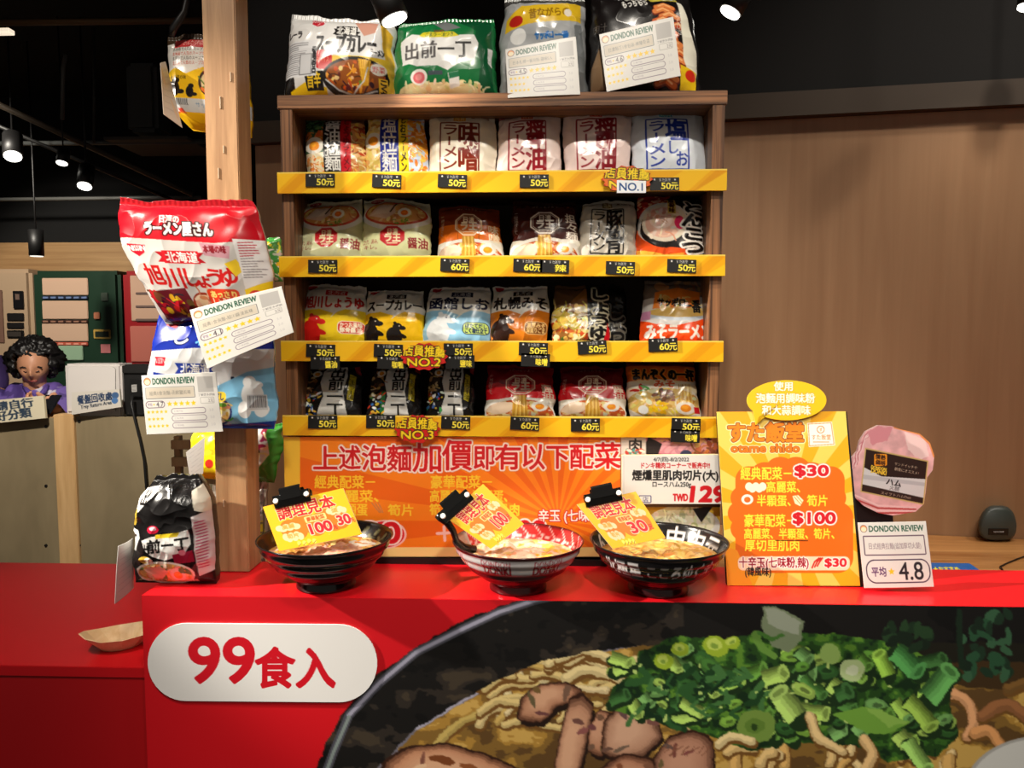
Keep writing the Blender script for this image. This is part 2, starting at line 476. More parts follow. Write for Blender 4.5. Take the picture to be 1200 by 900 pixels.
def shape_slab(name, cv, outline, plane, thick, edge, m, parent=None, centre=None, nr=40, bulge=0.0, smooth=False):
    """board with a star-shaped outline (picture px), printed from cv"""
    P = np.array(outline, float); c = P.mean(0) if centre is None else np.array(centre, float)
    # resample
    per = np.concatenate([P, P[:1]]); L = np.concatenate([[0], np.cumsum(np.linalg.norm(np.diff(per, axis=0), axis=1))])
    N = max(60, int(L[-1] * 1.6)); tt = np.linspace(0, L[-1], N, endpoint=False)
    O = np.stack([np.interp(tt, L, per[:, k]) for k in (0, 1)], 1)
    rr = np.linspace(0.02, 1, nr); D = c + (O - c)[None] * rr[:, None, None]
    G = onplane(D[..., 0], D[..., 1], *plane); n = np.array(plane[1], float); n /= np.linalg.norm(n)
    if n @ (G.reshape(-1, 3).mean(0) - CAM) < 0: n = -n
    if bulge: G = G - n * (bulge * (1 - rr ** 3))[:, None, None]
    Cc = cv.sample(D[..., 0], D[..., 1]).reshape(-1, 3); I = np.arange(nr * N).reshape(nr, N)
    q = np.stack([I[:-1], I[1:], np.roll(I[1:], -1, 1), np.roll(I[:-1], -1, 1)], -1).reshape(-1, 4)
    b = nr * N; R = G[-1]; i1 = np.arange(b, b + N); i2 = i1 + N
    V = np.concatenate([G.reshape(-1, 3), R + n * 1e-5, R + n * thick, (R.mean(0) + n * thick)[None]])
    C = np.concatenate([Cc, np.tile(np.asarray(edge, float), (2 * N + 1, 1))])
    F = [q, I[0][::-1].tolist()]
    for a, bb in ((I[-1], i1), (i1, i2)): F.append(np.stack([a, bb, np.roll(bb, -1), np.roll(a, -1)], -1))
    F.append(np.stack([i2, np.full(N, b + 2 * N), np.roll(i2, -1)], -1))
    return mk(name, V, F, m, parent, C, smooth=smooth)


# ------------------------------------------------------------------ plastic bags
FILM = printed(0.25, 0.0, 0.0)


def bag(name, label, cat, wq, cv, T=0.02, seed=1, group=None, edge=(150, 150, 150), wr=0.0025, res=1.5, crimp=0.05, pinch=0.03, p=4.0, back=None, flat=0.6, film=None, outl=None, sag=0.0, parent=None):
    """pillow bag: wq = world corners TL,TR,BR,BL of its middle plane; cv covers the front"""
    wq = np.array(wq, float); w = np.linalg.norm(wq[1] - wq[0]); h = np.linalg.norm(wq[3] - wq[0]); px = FPX / max(.3, wq[:, 1].mean())
    nu, nv = int(w * px * res), int(h * px * res)
    s, t = np.meshgrid(np.linspace(0, 1, nu + 1), np.linspace(0, 1, nv + 1))
    n = np.cross(wq[1] - wq[0], wq[3] - wq[0]); n /= np.linalg.norm(n)
    if n @ (wq.mean(0) - CAM) > 0: n = -n      # towards the viewer's side
    # outline: soft waist, ears at the corners, uneven film edges
    ss = s + (s - .5) * (pinch * (4 * t * (1 - t)) - pinch * .5)
    e = (np.abs(2 * s - 1)) ** 4
    ss = ss + e * 0.020 * fbm(t * 5 + 3.1, (s > .5) * 9.0 + seed, seed, 3)
    tt = t + (np.abs(2 * t - 1)) ** 6 * 0.022 * fbm(s * 6 + 1.7, (t > .5) * 9.0 + seed, seed + 5, 3) * (t < .5)
    _r = random.Random(seed); tt = tt + (1 - t) ** 5 * (_r.uniform(-.03, .05) * (2 * s - 1) ** 2 + _r.uniform(-.02, .02) * (2 * s - 1))
    if outl is not None:
        a, b = outl(tt); ss = a + (b - a) * ss
    def bl(x, y): return (wq[0] * ((1 - x) * (1 - y))[..., None] + wq[1] * (x * (1 - y))[..., None] + wq[2] * (x * y)[..., None] + wq[3] * ((1 - x) * y)[..., None])
    G0 = bl(ss, tt)
    tc = np.clip((t - crimp) / (1 - 1.4 * crimp), 0, 1)
    f = ((1 - np.abs(2 * s - 1) ** p).clip(0) ** flat) * ((1 - np.abs(2 * tc - 1) ** p).clip(0) ** flat)
    asp = h / max(w, 1e-6)
    r1 = 1 - np.abs(noise(s * 4.2 + seed, t * 4.2 * asp, seed)) ** .7
    r2 = 1 - np.abs(noise(s * 9 + t * 5 + seed, t * 6 * asp - s * 3, seed + 9)) ** .8
    lowf = fbm(s * 2.1, t * 2.1 * asp, seed + 3, 2)
    edgew = 0.35 + 0.9 * np.clip(1 - f, 0, 1) + 0.5 * np.exp(-((tc - .08) / .12) ** 2)
    d = wr * (edgew * (1.1 * r1 + .7 * r2 - 1.1) + 1.1 * lowf) * np.clip(f * 3, 0, 1)
    cr = np.where(t < crimp, 0.00025 * np.sin(s * 160), 0)
    k = T * f * (1 - sag + sag * 2 * t)
    G = G0 + n * (k + d + cr)[..., None]
    Cc = cv.sample(cv.x0 + s * cv.w, cv.y0 + t * cv.h)
    rl = rimloop(nv + 1, nu + 1); R = G.reshape(-1, 3)[rl]; R0 = G0.reshape(-1, 3); ctr = R0.mean(0)
    tb = T if back is None else back
    rings = [R - n * 1e-4]
    for sc_, dd in ((.97, .45), (.9, .8), (.75, 1.0)):
        rings.append(ctr + (R - ctr) * sc_ - n * tb * dd)
    o = closed_grid(name, G, Cc, rings, edge, film or FILM, parent)
    return tag(o, label, cat, group) if parent is None else o


def pxquad(q, yt, yb, zb=None):
    """TL,TR,BR,BL picture px -> world corners with the top at depth yt and the bottom at depth yb (and height zb)"""
    (a, b, c, d) = q
    W = np.array([Py(a[0], a[1], yt), Py(b[0], b[1], yt), Py(c[0], c[1], yb), Py(d[0], d[1], yb)])
    if zb is not None:
        for i, j in ((2, 1), (3, 0)):
            k = (zb - W[j, 2]) / (W[i, 2] - W[j, 2]); W[i] = W[j] + (W[i] - W[j]) * k; W[i, 1] = yb; W[i, 2] = zb
    return W

# ================================================================== SETTING
def struct(o, kind='structure'): return tag(o, kind=kind)


RED = (206, 14, 26)
ZT = 0.979            # top of the red display counter
ZW = 0.915            # wood counter behind it
YF, YS = 1.30, 1.50   # counter front, shelf front
ZL = 0.83             # lower red counter

struct(box('floor', -7, 4, -2, 6.4, -0.06, 0, mat((70, 66, 62), 0.5)))
struct(box('ceiling', -7, 4, -2, 6.4, 3.3, 3.36, mat((10, 9, 9), 0.9)))
zft = float(Py(70, 283, 6.1)[2])
struct(box('wall_far', -7, 0.0, 6.2, 6.3, 0, 3.3, mat((9, 9, 9), 0.9)))
struct(box('trim_far_wall', -7, -0.3, 6.17, 6.199, 0.0, zft, wood((150, 112, 70), (186, 148, 100), (1.2, 10, 30), 0.6)))
struct(box('wall_left', -7.1, -7, -2, 6.3, 0, 3.3, mat((22, 20, 19), 0.9)))
struct(box('wall_right', 4, 4.1, -2, 6.3, 0, 3.3, mat((60, 50, 42), 0.8)))

# brown panelled wall behind the display, turned a few degrees
zt_ = float(Py(1200, 126, 1.97)[2]); A_ = Pz(1200, 126, zt_); B_ = Pz(299, 171, zt_)
dW = (A_ - B_)[:2]; dW /= np.linalg.norm(dW); nW = np.array([-dW[1], dW[0]])
A2 = A_[:2] + dW * 2.2; B2 = B_[:2]
def wallbox(name, z0, z1, off, th, m, a=B2, b=A2):
    p = [a + nW * off, b + nW * off, b + nW * (off + th), a + nW * (off + th)]
    return struct(prism(name, [tuple(x) for x in p], 'z', z0, z1, m))
wallbox('wall_back', 0.0, zt_, 0, 0.06, wood((144, 106, 74), (164, 126, 92), (26, 26, 1.1), 0.42, 3.0, 0.32))
wallbox('trim_soffit', zt_ + 0.001, zt_ + 0.062, -0.03, 0.12, mat((58, 44, 30), 0.7))
wallbox('wall_upper', zt_ + 0.063, 3.3, -0.02, 0.1, mat((14, 12, 11), 0.95))
WP = (np.array([A_[0], A_[1], 1.0]), np.array([nW[0], nW[1], 0.0]))

# ================================================================== COUNTERS
# wood service counter behind the red one
wc = thing('wood_counter', 'light wood worktop behind the red display counter, with a barcode scanner on it', 'counter', (1.2, 1.75, 0))
xb = np.array([-0.52, 3.2]); yb_ = [float(B2[1] + dW[1] * (x - B2[0]) / dW[0]) - 0.003 for x in xb]
prism('worktop', [(-0.52, 1.502), (3.2, 1.502), (3.2, yb_[1]), (-0.52, yb_[0])], 'z', ZW - 0.035, ZW,
      wood((146, 92, 46), (206, 150, 92), (2.2, 34, 30), 0.35, 5.0, 0.2), wc, 0.002)
prism('counter_body', [(-0.51, 1.53), (3.19, 1.53), (3.19, yb_[1]), (-0.51, yb_[0])], 'z', 0.0, ZW - 0.036, mat((90, 60, 40), 0.6), wc)

# lower red counter
lc = thing('low_red_counter', 'lower dark red counter carrying a wooden food boat, beside the taller red counter', 'counter', (-1.6, 1.6, 0))
xe = float(Py(167, 790, YF)[0]) - 0.002
yfl = float(Pz(80, 781, ZL)[1]); ybl = float(Pz(80, 660, ZL)[1])
prism('countertop', [(-3.6, yfl), (xe, yfl), (xe, 1.51), (-0.53, 1.51), (-0.53, ybl), (-3.6, ybl)], 'z', ZL - 0.02, ZL, mat((196, 14, 24), 0.38), lc, 0.001)
prism('front_panel', [(-3.6, yfl + 0.002), (xe, yfl + 0.002), (xe, yfl + 0.03), (-3.6, yfl + 0.03)], 'z', 0.0, ZL - 0.021, mat((176, 8, 18), 0.45), lc)

# ------------------------------------------------------------------ red display counter with printed noodle picture
xl = float(Py(166, 697, YF)[0]); xr = 1.75
dc = thing('display_counter', 'red display counter with a printed bowl of noodles on its front', 'counter', ((xl + xr) / 2, 1.4, 0))
box('counter_top', xl, xr, YF, YS, ZT - 0.012, ZT, mat((226, 20, 32), 0.33), dc, 0.0008)
box('counter_body', xl + 0.002, xr, YF + 0.012, YS, 0.0, ZT - 0.0125, mat(RED, 0.5), dc)


def noodle_picture():
    c = Cv(150, 685, 1130, 405, 1.8, (208, 16, 28)); g = random.Random(4)
    rim = [(332, 1095), (331, 1050), (342, 985), (366, 915), (374, 890), (398, 838), (440, 792), (500, 748), (560, 719), (612, 702), (680, 685), (1290, 685), (1290, 1095)]
    c.poly(rim, (20, 18, 17))
    c.setclip(rim)
    X, Y = np.meshgrid(c.x0 + (np.arange(c.W) + .5) / c.D, c.y0 + (np.arange(c.H) + .5) / c.D)
    n = fbm(X / 38, Y / 24, 5, 4)
    c.A[(n > .15) & c.clip & (X < 800)] = (44, 38, 33); c.A[(n > .55) & c.clip & (X < 800)] = (62, 53, 42)
    c.A[(n < -.55) & c.clip] = (12, 11, 11)
    broth = [(352, 1095), (362, 1040), (390, 970), (442, 900), (488, 852), (542, 820), (585, 795), (639, 773), (690, 763), (745, 757), (800, 752), (1290, 752), (1290, 1095)]
    c.setclip(broth)
    c.A[c.clip] = (128, 96, 44)
    n2 = fbm(X / 30, Y / 16, 11, 4)
    c.A[c.clip & (n2 > .2)] = (168, 128, 56); c.A[c.clip & (n2 > .6)] = (198, 160, 84); c.A[c.clip & (n2 < -.4)] = (92, 66, 34)
    c.A[c.clip & (X > 1100) & (Y < 800 + (X - 1100) * .1)] = (62, 44, 22)
    c.A[c.clip & (X > 1000) & (Y < 775)] = (28, 26, 18)
    c.line([(430, 915), (442, 900), (488, 852), (542, 820), (585, 795), (639, 773), (690, 762), (760, 752)], 6, (112, 108, 120))
    c.line([(488, 853), (542, 821), (585, 796), (639, 774)], 3, (168, 164, 182))
    def strand(pts, w, col=(222, 198, 140)):
        P = []; m = len(pts)
        for i in range(m - 1):
            p0, p1, p2, p3 = pts[max(i - 1, 0)], pts[i], pts[i + 1], pts[min(i + 2, m - 1)]
            for k in range(6):
                t = k / 6; P.append(tuple(.5 * (2 * p1[a] + (p2[a] - p0[a]) * t + (2 * p0[a] - 5 * p1[a] + 4 * p2[a] - p3[a]) * t * t + (3 * p1[a] - p0[a] - 3 * p2[a] + p3[a]) * t ** 3) for a in (0, 1)))
        P.append(pts[-1])
        c.line([(x + 1, y + 2.5) for x, y in P], w + 2.5, (112, 76, 34)); c.line(P, w, [v * .86 for v in col]); c.line([(x - .8, y - w * .17) for x, y in P], w * .55, col)
    # pale noodles on the near side of the bowl
    strand([(500, 880), (540, 846), (585, 830), (620, 836)], 9, (196, 170, 96))
    strand([(585, 838), (594, 816), (588, 800), (604, 790), (622, 800), (640, 794)], 10, (226, 208, 158))
    strand([(560, 850), (572, 832), (590, 828)], 8)
    for k in range(26):
        x, y = g.uniform(520, 760), g.uniform(775, 850); a = g.uniform(-.9, .4)
        strand([(x, y), (x + 22 * cos(a), y + 15 * sin(a) - 6), (x + 46 * cos(a), y + 26 * sin(a)), (x + 66 * cos(a), y + 34 * sin(a) + 5)], g.uniform(7, 11), g.choice([(222, 196, 130), (206, 172, 96), (232, 210, 160)]))
    for k in range(10):
        x, y = g.uniform(640, 740), g.uniform(764, 792)
        strand([(x, y + 6), (x + 20, y - 4), (x + 46, y), (x + 64, y + 8)], 11, (230, 208, 150))
    for k in range(90):
        x, y = g.uniform(420, 1260), g.uniform(930, 1090); a = g.uniform(-.9, .5)
        strand([(x, y), (x + 24 * cos(a), y + 16 * sin(a) - 6), (x + 50 * cos(a), y + 28 * sin(a)), (x + 72 * cos(a), y + 36 * sin(a) + 5)], g.uniform(8, 12), g.choice([(222, 196, 130), (206, 172, 96), (232, 210, 160)]))
    def slice_(pts, fill, light, seed):
        P = []
        for k in range(len(pts)):
            (x0, y0), (x1, y1), (x2, y2) = pts[k - 1], pts[k], pts[(k + 1) % len(pts)]
            P += [(x1 * .72 + x0 * .28, y1 * .72 + y0 * .28), (x1 * .94 + (x0 + x2) * .03, y1 * .94 + (y0 + y2) * .03), (x1 * .72 + x2 * .28, y1 * .72 + y2 * .28)]
        cx = sum(x for x, y in P) / len(P); cy = sum(y for x, y in P) / len(P); dark = (52, 28, 18)
        c.poly([(x + 3, y + 6) for x, y in P], (34, 20, 14)); c.poly([(cx + (x - cx) * 1.06, cy + (y - cy) * 1.06) for x, y in P], dark)
        for t in np.linspace(0, 1, 9):
            c.poly([(cx - 4 * t + (x - cx) * (1 - .62 * t), cy - 5 * t + (y - cy) * (1 - .6 * t)) for x, y in P], [dark[a] * max(0, .55 - 2 * t) + (fill[a] * (1 - t) + light[a] * t) * (1 - max(0, .55 - 2 * t)) for a in range(3)])
        gg = random.Random(seed)
        for k in range(4):
            x, y = gg.choice(P); t = gg.uniform(.1, .5); x, y = x + (cx - x) * t, y + (cy - y) * t
            c.ell(x, y, gg.uniform(4, 11), gg.uniform(2, 4), [v * gg.uniform(.55, .8) for v in fill], gg.uniform(0, 180))
    BR, LT = (168, 116, 88), (206, 158, 126)
    slice_([(606, 842), (612, 818), (632, 802), (662, 799), (680, 808), (672, 822), (650, 826), (634, 846)], BR, LT, 1)
    slice_([(640, 985), (650, 900), (658, 850), (668, 820), (682, 814), (694, 828), (690, 850), (680, 900), (676, 985)], (178, 128, 100), (212, 164, 132), 2)
    slice_([(688, 880), (690, 850), (702, 832), (716, 836), (716, 866), (704, 886)], BR, (200, 150, 120), 3)
    slice_([(705, 882), (708, 844), (726, 826), (768, 838), (776, 862), (754, 884), (726, 890)], (176, 130, 104), (208, 164, 136), 4)
    slice_([(436, 985), (452, 892), (478, 876), (520, 870), (560, 882), (604, 900), (620, 985)], (190, 130, 96), (218, 170, 136), 5)
    c.ell(518, 890, 16, 5, (120, 66, 34), 12); c.ell(550, 900, 12, 5, (140, 80, 44), 20); c.ell(490, 898, 9, 3, (226, 186, 150), -20)
    slice_([(700, 985), (704, 900), (730, 884), (766, 890), (772, 985)], (176, 120, 92), (206, 156, 124), 6)
    slice_([(764, 985), (768, 888), (786, 864), (812, 856), (834, 868), (836, 985)], (170, 120, 96), (196, 146, 120), 7)
    for k in range(9): c.line([(774 + k * 6, 880 + (k % 3) * 3), (782 + k * 6, 874)], 1.2, (130, 84, 64))
    # creamy noodles on the far side of the picture
    for k in range(60):
        x, y = g.uniform(840, 1110), g.uniform(852, 960); a = g.uniform(-1.6, .6); L = g.uniform(18, 34)
        strand([(x, y), (x + L * .4 * cos(a), y + L * .4 * sin(a) - 5), (x + L * cos(a), y + L * sin(a))], g.uniform(8, 13), g.choice([(232, 196, 130), (224, 178, 104), (240, 210, 150)]))
    strand([(1112, 812), (1132, 820), (1140, 842), (1132, 862)], 12, (232, 170, 120)); strand([(1140, 858), (1160, 856), (1172, 872)], 12, (226, 160, 100))
    strand([(1150, 838), (1180, 824), (1205, 842)], 14, (158, 104, 64)); strand([(1180, 806), (1215, 800), (1240, 820)], 12, (128, 92, 46))
    # spring onion: a dark bed, then rings and tubes
    c.setclip(None)
    bed = [(708, 826), (716, 806), (742, 790), (748, 764), (790, 744), (850, 748), (905, 738), (980, 742), (1050, 752), (1084, 768), (1118, 790), (1112, 826), (1120, 860), (1100, 884), (1040, 892), (1000, 872), (930, 868), (880, 880), (820, 858), (790, 846), (752, 842)]
    c.poly(bed, (34, 66, 24)); c.setclip(bed)
    n3 = fbm(X / 14, Y / 11, 21, 3); c.A[c.clip & (n3 > .1)] = (54, 98, 34); c.A[c.clip & (n3 > .55)] = (88, 132, 44); c.A[c.clip & (n3 < -.45)] = (18, 42, 20)
    c.setclip(None)
    GR = [(82, 128, 48), (110, 152, 58), (128, 164, 68), (60, 104, 44), (138, 168, 78), (44, 84, 38), (96, 140, 76)]
    def tub(x0, y0, x1, y1, w, col):
        L = math.hypot(x1 - x0, y1 - y0) + .01; nx, ny = -(y1 - y0) / L, (x1 - x0) / L; q = math.degrees(math.atan2(y1 - y0, x1 - x0))
        c.line([(x0 + 2, y0 + 5), (x1 + 2, y1 + 5)], w * .9, (26, 48, 22)); up = 1 if ny < 0 else -1
        for t, k in ((.5, .62), (.36, .82), (.2, 1.0), (.02, 1.16), (-.16, 1.3)):
            cc = [min(255, v * k + (10 if k > 1 else 0)) for v in col]; a, b_ = (-.5, t) if up > 0 else (-t, .5)
            c.poly([(x0 + nx * w * a, y0 + ny * w * a), (x1 + nx * w * a, y1 + ny * w * a), (x1 + nx * w * b_, y1 + ny * w * b_), (x0 + nx * w * b_, y0 + ny * w * b_)][:], cc) if up > 0 else c.poly([(x0 + nx * w * a, y0 + ny * w * a), (x1 + nx * w * a, y1 + ny * w * a), (x1 + nx * w * .5, y1 + ny * w * .5), (x0 + nx * w * .5, y0 + ny * w * .5)], cc)
        c.ell(x1, y1, w * .3, w / 2, [min(255, v * 1.1 + 12) for v in col], q); c.ell(x1, y1, w * .16, w * .3, [v * .86 for v in col], q)
    for k in range(120):
        x, y = g.uniform(716, 1112), g.uniform(752, 884)
        if y < 756 + abs(x - 880) * .06 or y > 842 + (x - 800) * .12: continue
        col = g.choice(GR if x > 850 else GR[3:] + [(40, 78, 36)])
        if g.random() < .6:
            a = g.uniform(-.6, 1.3); L = g.uniform(12, 32); tub(x - cos(a) * L / 2, y - sin(a) * L / 2, x + cos(a) * L / 2, y + sin(a) * L / 2, g.uniform(11, 22), col)
        else:
            r = g.uniform(7, 15); q = g.uniform(-30, 30); c.ell(x + 1, y + 4, r, r * .62, (24, 46, 20), q); c.ell(x, y, r, r * .62, col, q)
            c.ell(x - 1, y - 1.5, r * .75, r * .4, [min(255, v * 1.18) for v in col], q); c.ell(x + 1, y, r * .4, r * .2, [v * .72 for v in col], q)
    for k in range(34):
        x, y = g.uniform(748, 900), g.uniform(780, 836); c.line([(x, y), (x + g.uniform(-16, 16), y + g.uniform(4, 14)), (x + g.uniform(-22, 22), y + g.uniform(10, 24))], g.uniform(3, 8), g.choice([(28, 62, 30), (44, 86, 42), (66, 112, 58), (20, 46, 24)]))
    # the pieces that stand out
    c.poly([(893, 710), (906, 708), (943, 726), (938, 748), (924, 764), (904, 756), (892, 734)], (128, 142, 110)); c.poly([(895, 712), (906, 710), (939, 728), (934, 744), (898, 730)], (164, 172, 152))
    c.line([(886, 742), (892, 758), (906, 768)], 9, (98, 140, 58)); c.line([(890, 740), (904, 748), (916, 744)], 5, (70, 118, 48))
    tub(1048, 762, 1076, 786, 24, (62, 122, 60)); tub(1086, 818, 1112, 786, 26, (78, 136, 68)); tub(934, 840, 912, 812, 26, (140, 170, 84))
    c.poly([(975, 838), (1010, 826), (1034, 832), (1066, 846), (1042, 860), (1014, 858)], (110, 158, 60)); c.poly([(1014, 828), (1036, 833), (1064, 846), (1040, 852)], (134, 176, 78))
    tub(1064, 820, 1092, 850, 20, (124, 156, 62)); tub(1062, 868, 1086, 900, 18, (130, 172, 84)); tub(1040, 790, 1030, 766, 17, (126, 168, 60))
    for x, y, r in ((838, 757, 15), (858, 752, 10), (776, 774, 12), (796, 760, 11)):
        c.ell(x, y, r, r * .8, (150, 176, 48)); c.ell(x - 1, y - 2, r * .6, r * .45, (186, 206, 92)); c.ell(x, y, r * .28, r * .2, (126, 156, 60))
    c.ell(972, 766, 13, 12, (148, 180, 96)); c.ell(998, 784, 15, 13, (178, 198, 140)); c.ell(998, 784, 7, 6, (206, 216, 180))
    c.ell(886, 850, 22, 19, (112, 142, 62)); c.ell(884, 850, 12, 9, (92, 124, 48)); c.ell(884, 852, 4, 4, (40, 66, 24))
    for k in range(26):
        x, y = g.uniform(730, 1060), g.uniform(775, 870); c.ell(x, y, g.uniform(1.5, 4), g.uniform(1, 2.4), (176, 202, 112), g.uniform(0, 180))
    strand([(948, 838), (958, 862), (986, 880)], 11, (236, 204, 144)); strand([(1012, 866), (1022, 884), (1012, 904)], 13, (236, 196, 136)); strand([(842, 872), (856, 862), (880, 868)], 10, (238, 214, 156))
    # dim herbs against the dark bowl
    for k in range(22):
        x, y = g.uniform(1040, 1090), g.uniform(732, 760); c.ell(x, y, g.uniform(4, 11), g.uniform(3, 8), g.choice([(26, 46, 28), (36, 62, 36), (20, 34, 22)]), g.uniform(0, 180))
    for k in range(30):
        x = g.uniform(1128, 1182); y = g.uniform(715, 788) + (1182 - x) * .2; c.ell(x, y, g.uniform(4, 12), g.uniform(4, 9), g.choice([(28, 50, 34), (40, 78, 52), (54, 92, 64), (22, 38, 26)]), g.uniform(0, 180))
    c.line([(1122, 716), (1126, 780)], 8, (22, 40, 26))
    c.warp(1.5, .06).warp(.7, .22, 8)
    c.line([(382, 905), (391, 881), (409, 838), (445, 800), (488, 764), (542, 737), (585, 717), (628, 703), (680, 692)], 10, (74, 74, 84))
    c.line([(409, 838), (445, 800), (488, 764), (542, 737), (585, 717), (628, 703), (664, 695)], 4.5, (158, 156, 176))
    c.line([(384, 900), (391, 881), (409, 840)], 4, (128, 140, 138))
    # boiled egg
    c.ell(1222, 926, 92, 64, (206, 206, 202)); c.ell(1222, 926, 92, 64, (168, 166, 162), inner=.95); c.ell(1232, 938, 62, 40, (190, 116, 50)); c.ell(1240, 946, 44, 26, (220, 150, 60))
    return c


PX0, PZ0 = xl, ZT - 0.0125
zb_ = float(Py(600, 1080, YF)[2])
cvn = noodle_picture()
nu, nv = 1060, 380
sx, sz = np.meshgrid(np.linspace(xl, xr, nu + 1), np.linspace(ZT - 0.0005, zb_, nv + 1))
def proj(x, y, z):
    d = np.stack([x, np.full_like(x, y), z], -1) - CAM; w = d @ _F
    return 600 + FPX * (d @ _R) / w, 450 - FPX * (d @ _U) / w
pu, pv = proj(sx, YF, sz)
G = np.stack([sx, np.full_like(sx, YF - 0.0005), sz], -1)
Rn = G.reshape(-1, 3)[rimloop(nv + 1, nu + 1)]
closed_grid('printed_panel', G, cvn.sample(pu, pv), [Rn + np.array([0, 1e-5, 0]), Rn + np.array([0, 0.011, 0])], RED, printed(0.42), dc, smooth=False)
del cvn
box('lower_panel', xl, xr, YF, YF + 0.011, 0.0, zb_ - 0.0005, mat(RED, 0.5), dc)
cs = Cv(160, 720, 300, 115, 4, (236, 234, 232))
cs.T('99', 222, 748, 297, 800, (206, 16, 34), b=9); cs.T('食入', 299, 760, 393, 806, (206, 16, 34), b=8)
pill = [(218 + 45 * cos(q), 776 + 45.5 * sin(q)) for q in np.linspace(pi / 2, 3 * pi / 2, 22)] + [(397 + 45 * cos(q), 777.5 + 45.5 * sin(q)) for q in np.linspace(-pi / 2, pi / 2, 22)]
tag(shape_slab('number_plate', cs, pill, ((0, YF - 0.0035, 0), (0, 1, 0)), 0.0025, (236, 234, 232), printed(0.4), dc, nr=150), 'white pill-shaped plate with red figures')

# ================================================================== WALL-MOUNTED NOODLE SHELF
WAL = wood((66, 40, 24), (160, 110, 72), (2.2, 110, 110), 0.42, 5, 0.13)
WALV = wood((54, 32, 20), (154, 106, 70), (110, 110, 2.2), 0.42, 5, 0.13)
SX0, SX1 = -0.505, 0.347
zs = [1.7485, float((Py(329, 301, YS)[2] + Py(848, 299, YS)[2]) / 2), 1.4245, 1.2775]
TOPZ = 1.897
sh = thing('display_shelf', 'brown wooden four-tier shelf of instant noodles with yellow price rails', 'shelf', (-0.08, 1.6, ZW))
box('top_board', SX0 - 0.005, SX1 + 0.004, YS, 1.70, TOPZ - 0.026, TOPZ, WAL, sh, 0.001)
box('side_panel', SX0, SX0 + 0.023, YS + 0.001, 1.70, ZW, TOPZ - 0.0265, WALV, sh, 0.001)
box('side_panel', SX1 - 0.023, SX1, YS + 0.001, 1.70, ZW, TOPZ - 0.0265, WALV, sh, 0.001)
box('back_panel', SX0 + 0.0235, SX1 - 0.0235, 1.69, 1.70, ZW, TOPZ - 0.027, mat((46, 30, 20), 0.7), sh)
BZ = []
for k, z in enumerate(zs):
    BZ.append(z - 0.016)
    box('shelf_board', SX0 + 0.0235, SX1 - 0.0235, YS + 0.002, 1.689, z - 0.034, z - 0.016, mat((60, 42, 28), 0.6), sh)
    cv = Cv(300, 0, 580, 30, 3, (232, 166, 10)); g = random.Random(k + 3)
    for x in np.arange(300, 900, 74):
        o = g.uniform(-14, 14); cv.poly([(x + o, 0), (x + o + 34, 0), (x + o + 4, 30), (x + o - 44, 30)], (240, 186, 26))
        cv.poly([(x + o + 40, 0), (x + o + 56, 0), (x + o + 26, 30), (x + o + 10, 30)], (224, 152, 6))
    cv.rect(300, 0, 880, 1.6, (240, 206, 90))
    slab('price_rail', cv, [(SX0 - 0.004, YS - 0.012, z), (SX1 + 0.003, YS - 0.012, z), (SX1 + 0.003, YS - 0.012, z - 0.040), (SX0 - 0.004, YS - 0.012, z - 0.040)], None, 0.006, (240, 190, 30), printed(0.35), sh, res=1.0, design=(300, 0, 880, 30))

# ================================================================== NOODLE PACKS ON THE SHELF
BLK, WHT, DRED, SRED, YEL = (22, 20, 20), (240, 238, 232), (122, 16, 22), (212, 22, 34), (246, 206, 40)
NOOD = [(238, 206, 128), (226, 184, 96), (246, 222, 160), (212, 160, 74)]
MEAT = [(196, 120, 84), (222, 168, 132), (170, 90, 60), (238, 206, 178)]
MIX = [(220, 110, 40), (240, 190, 90), (190, 60, 30), (246, 224, 170), (90, 120, 50), (150, 60, 30)]


def egg(c, x, y, r, col=(246, 150, 40)):
    c.ell(x, y, r, r * .85, (246, 240, 226)); c.ell(x, y + r * .05, r * .55, r * .48, col); c.ell(x - r * .1, y - r * .05, r * .3, r * .22, [min(255, v * 1.15) for v in col])


def bowlpic(c, cx, cy, rx, ry, rim, broth, pal, seed, n=70, r=5):
    c.ell(cx, cy, rx, ry, rim); c.ell(cx, cy - ry * .06, rx * .9, ry * .8, broth)
    q = np.linspace(0, 2 * pi, 30, endpoint=False); old = c.clip
    c.setclip([(cx + rx * .9 * cos(a), cy - ry * .06 + ry * .8 * sin(a)) for a in q]); c.food(cx - rx, cy - ry, cx + rx, cy + ry, pal, n, r, seed); c.clip = old


def octagon(c, cx, cy, r, fill, line, lw, t1, t2, tc):
    P = [(cx + r * cos(pi / 8 + k * pi / 4), cy + r * .95 * sin(pi / 8 + k * pi / 4)) for k in range(8)]
    if fill: c.poly(P, fill)
    if line: c.line(P + [P[0]], lw, line); c.line([(cx + (x - cx) * .86, cy + (y - cy) * .86) for x, y in P + [P[0]]], lw * .35, line)
    c.T(t1, cx - r * .42, cy - r * .66, cx + r * .42, cy - r * .16, tc, b=1.2); c.T(t2, cx - r * .62, cy - r * .22, cx + r * .62, cy + r * .52, tc, b=3.4)
    c.rect(cx - r * .4, cy + r * .6, cx + r * .4, cy + r * .68, tc)


def new(bg): return Cv(0, 0, 100, 115, 2.8, bg)


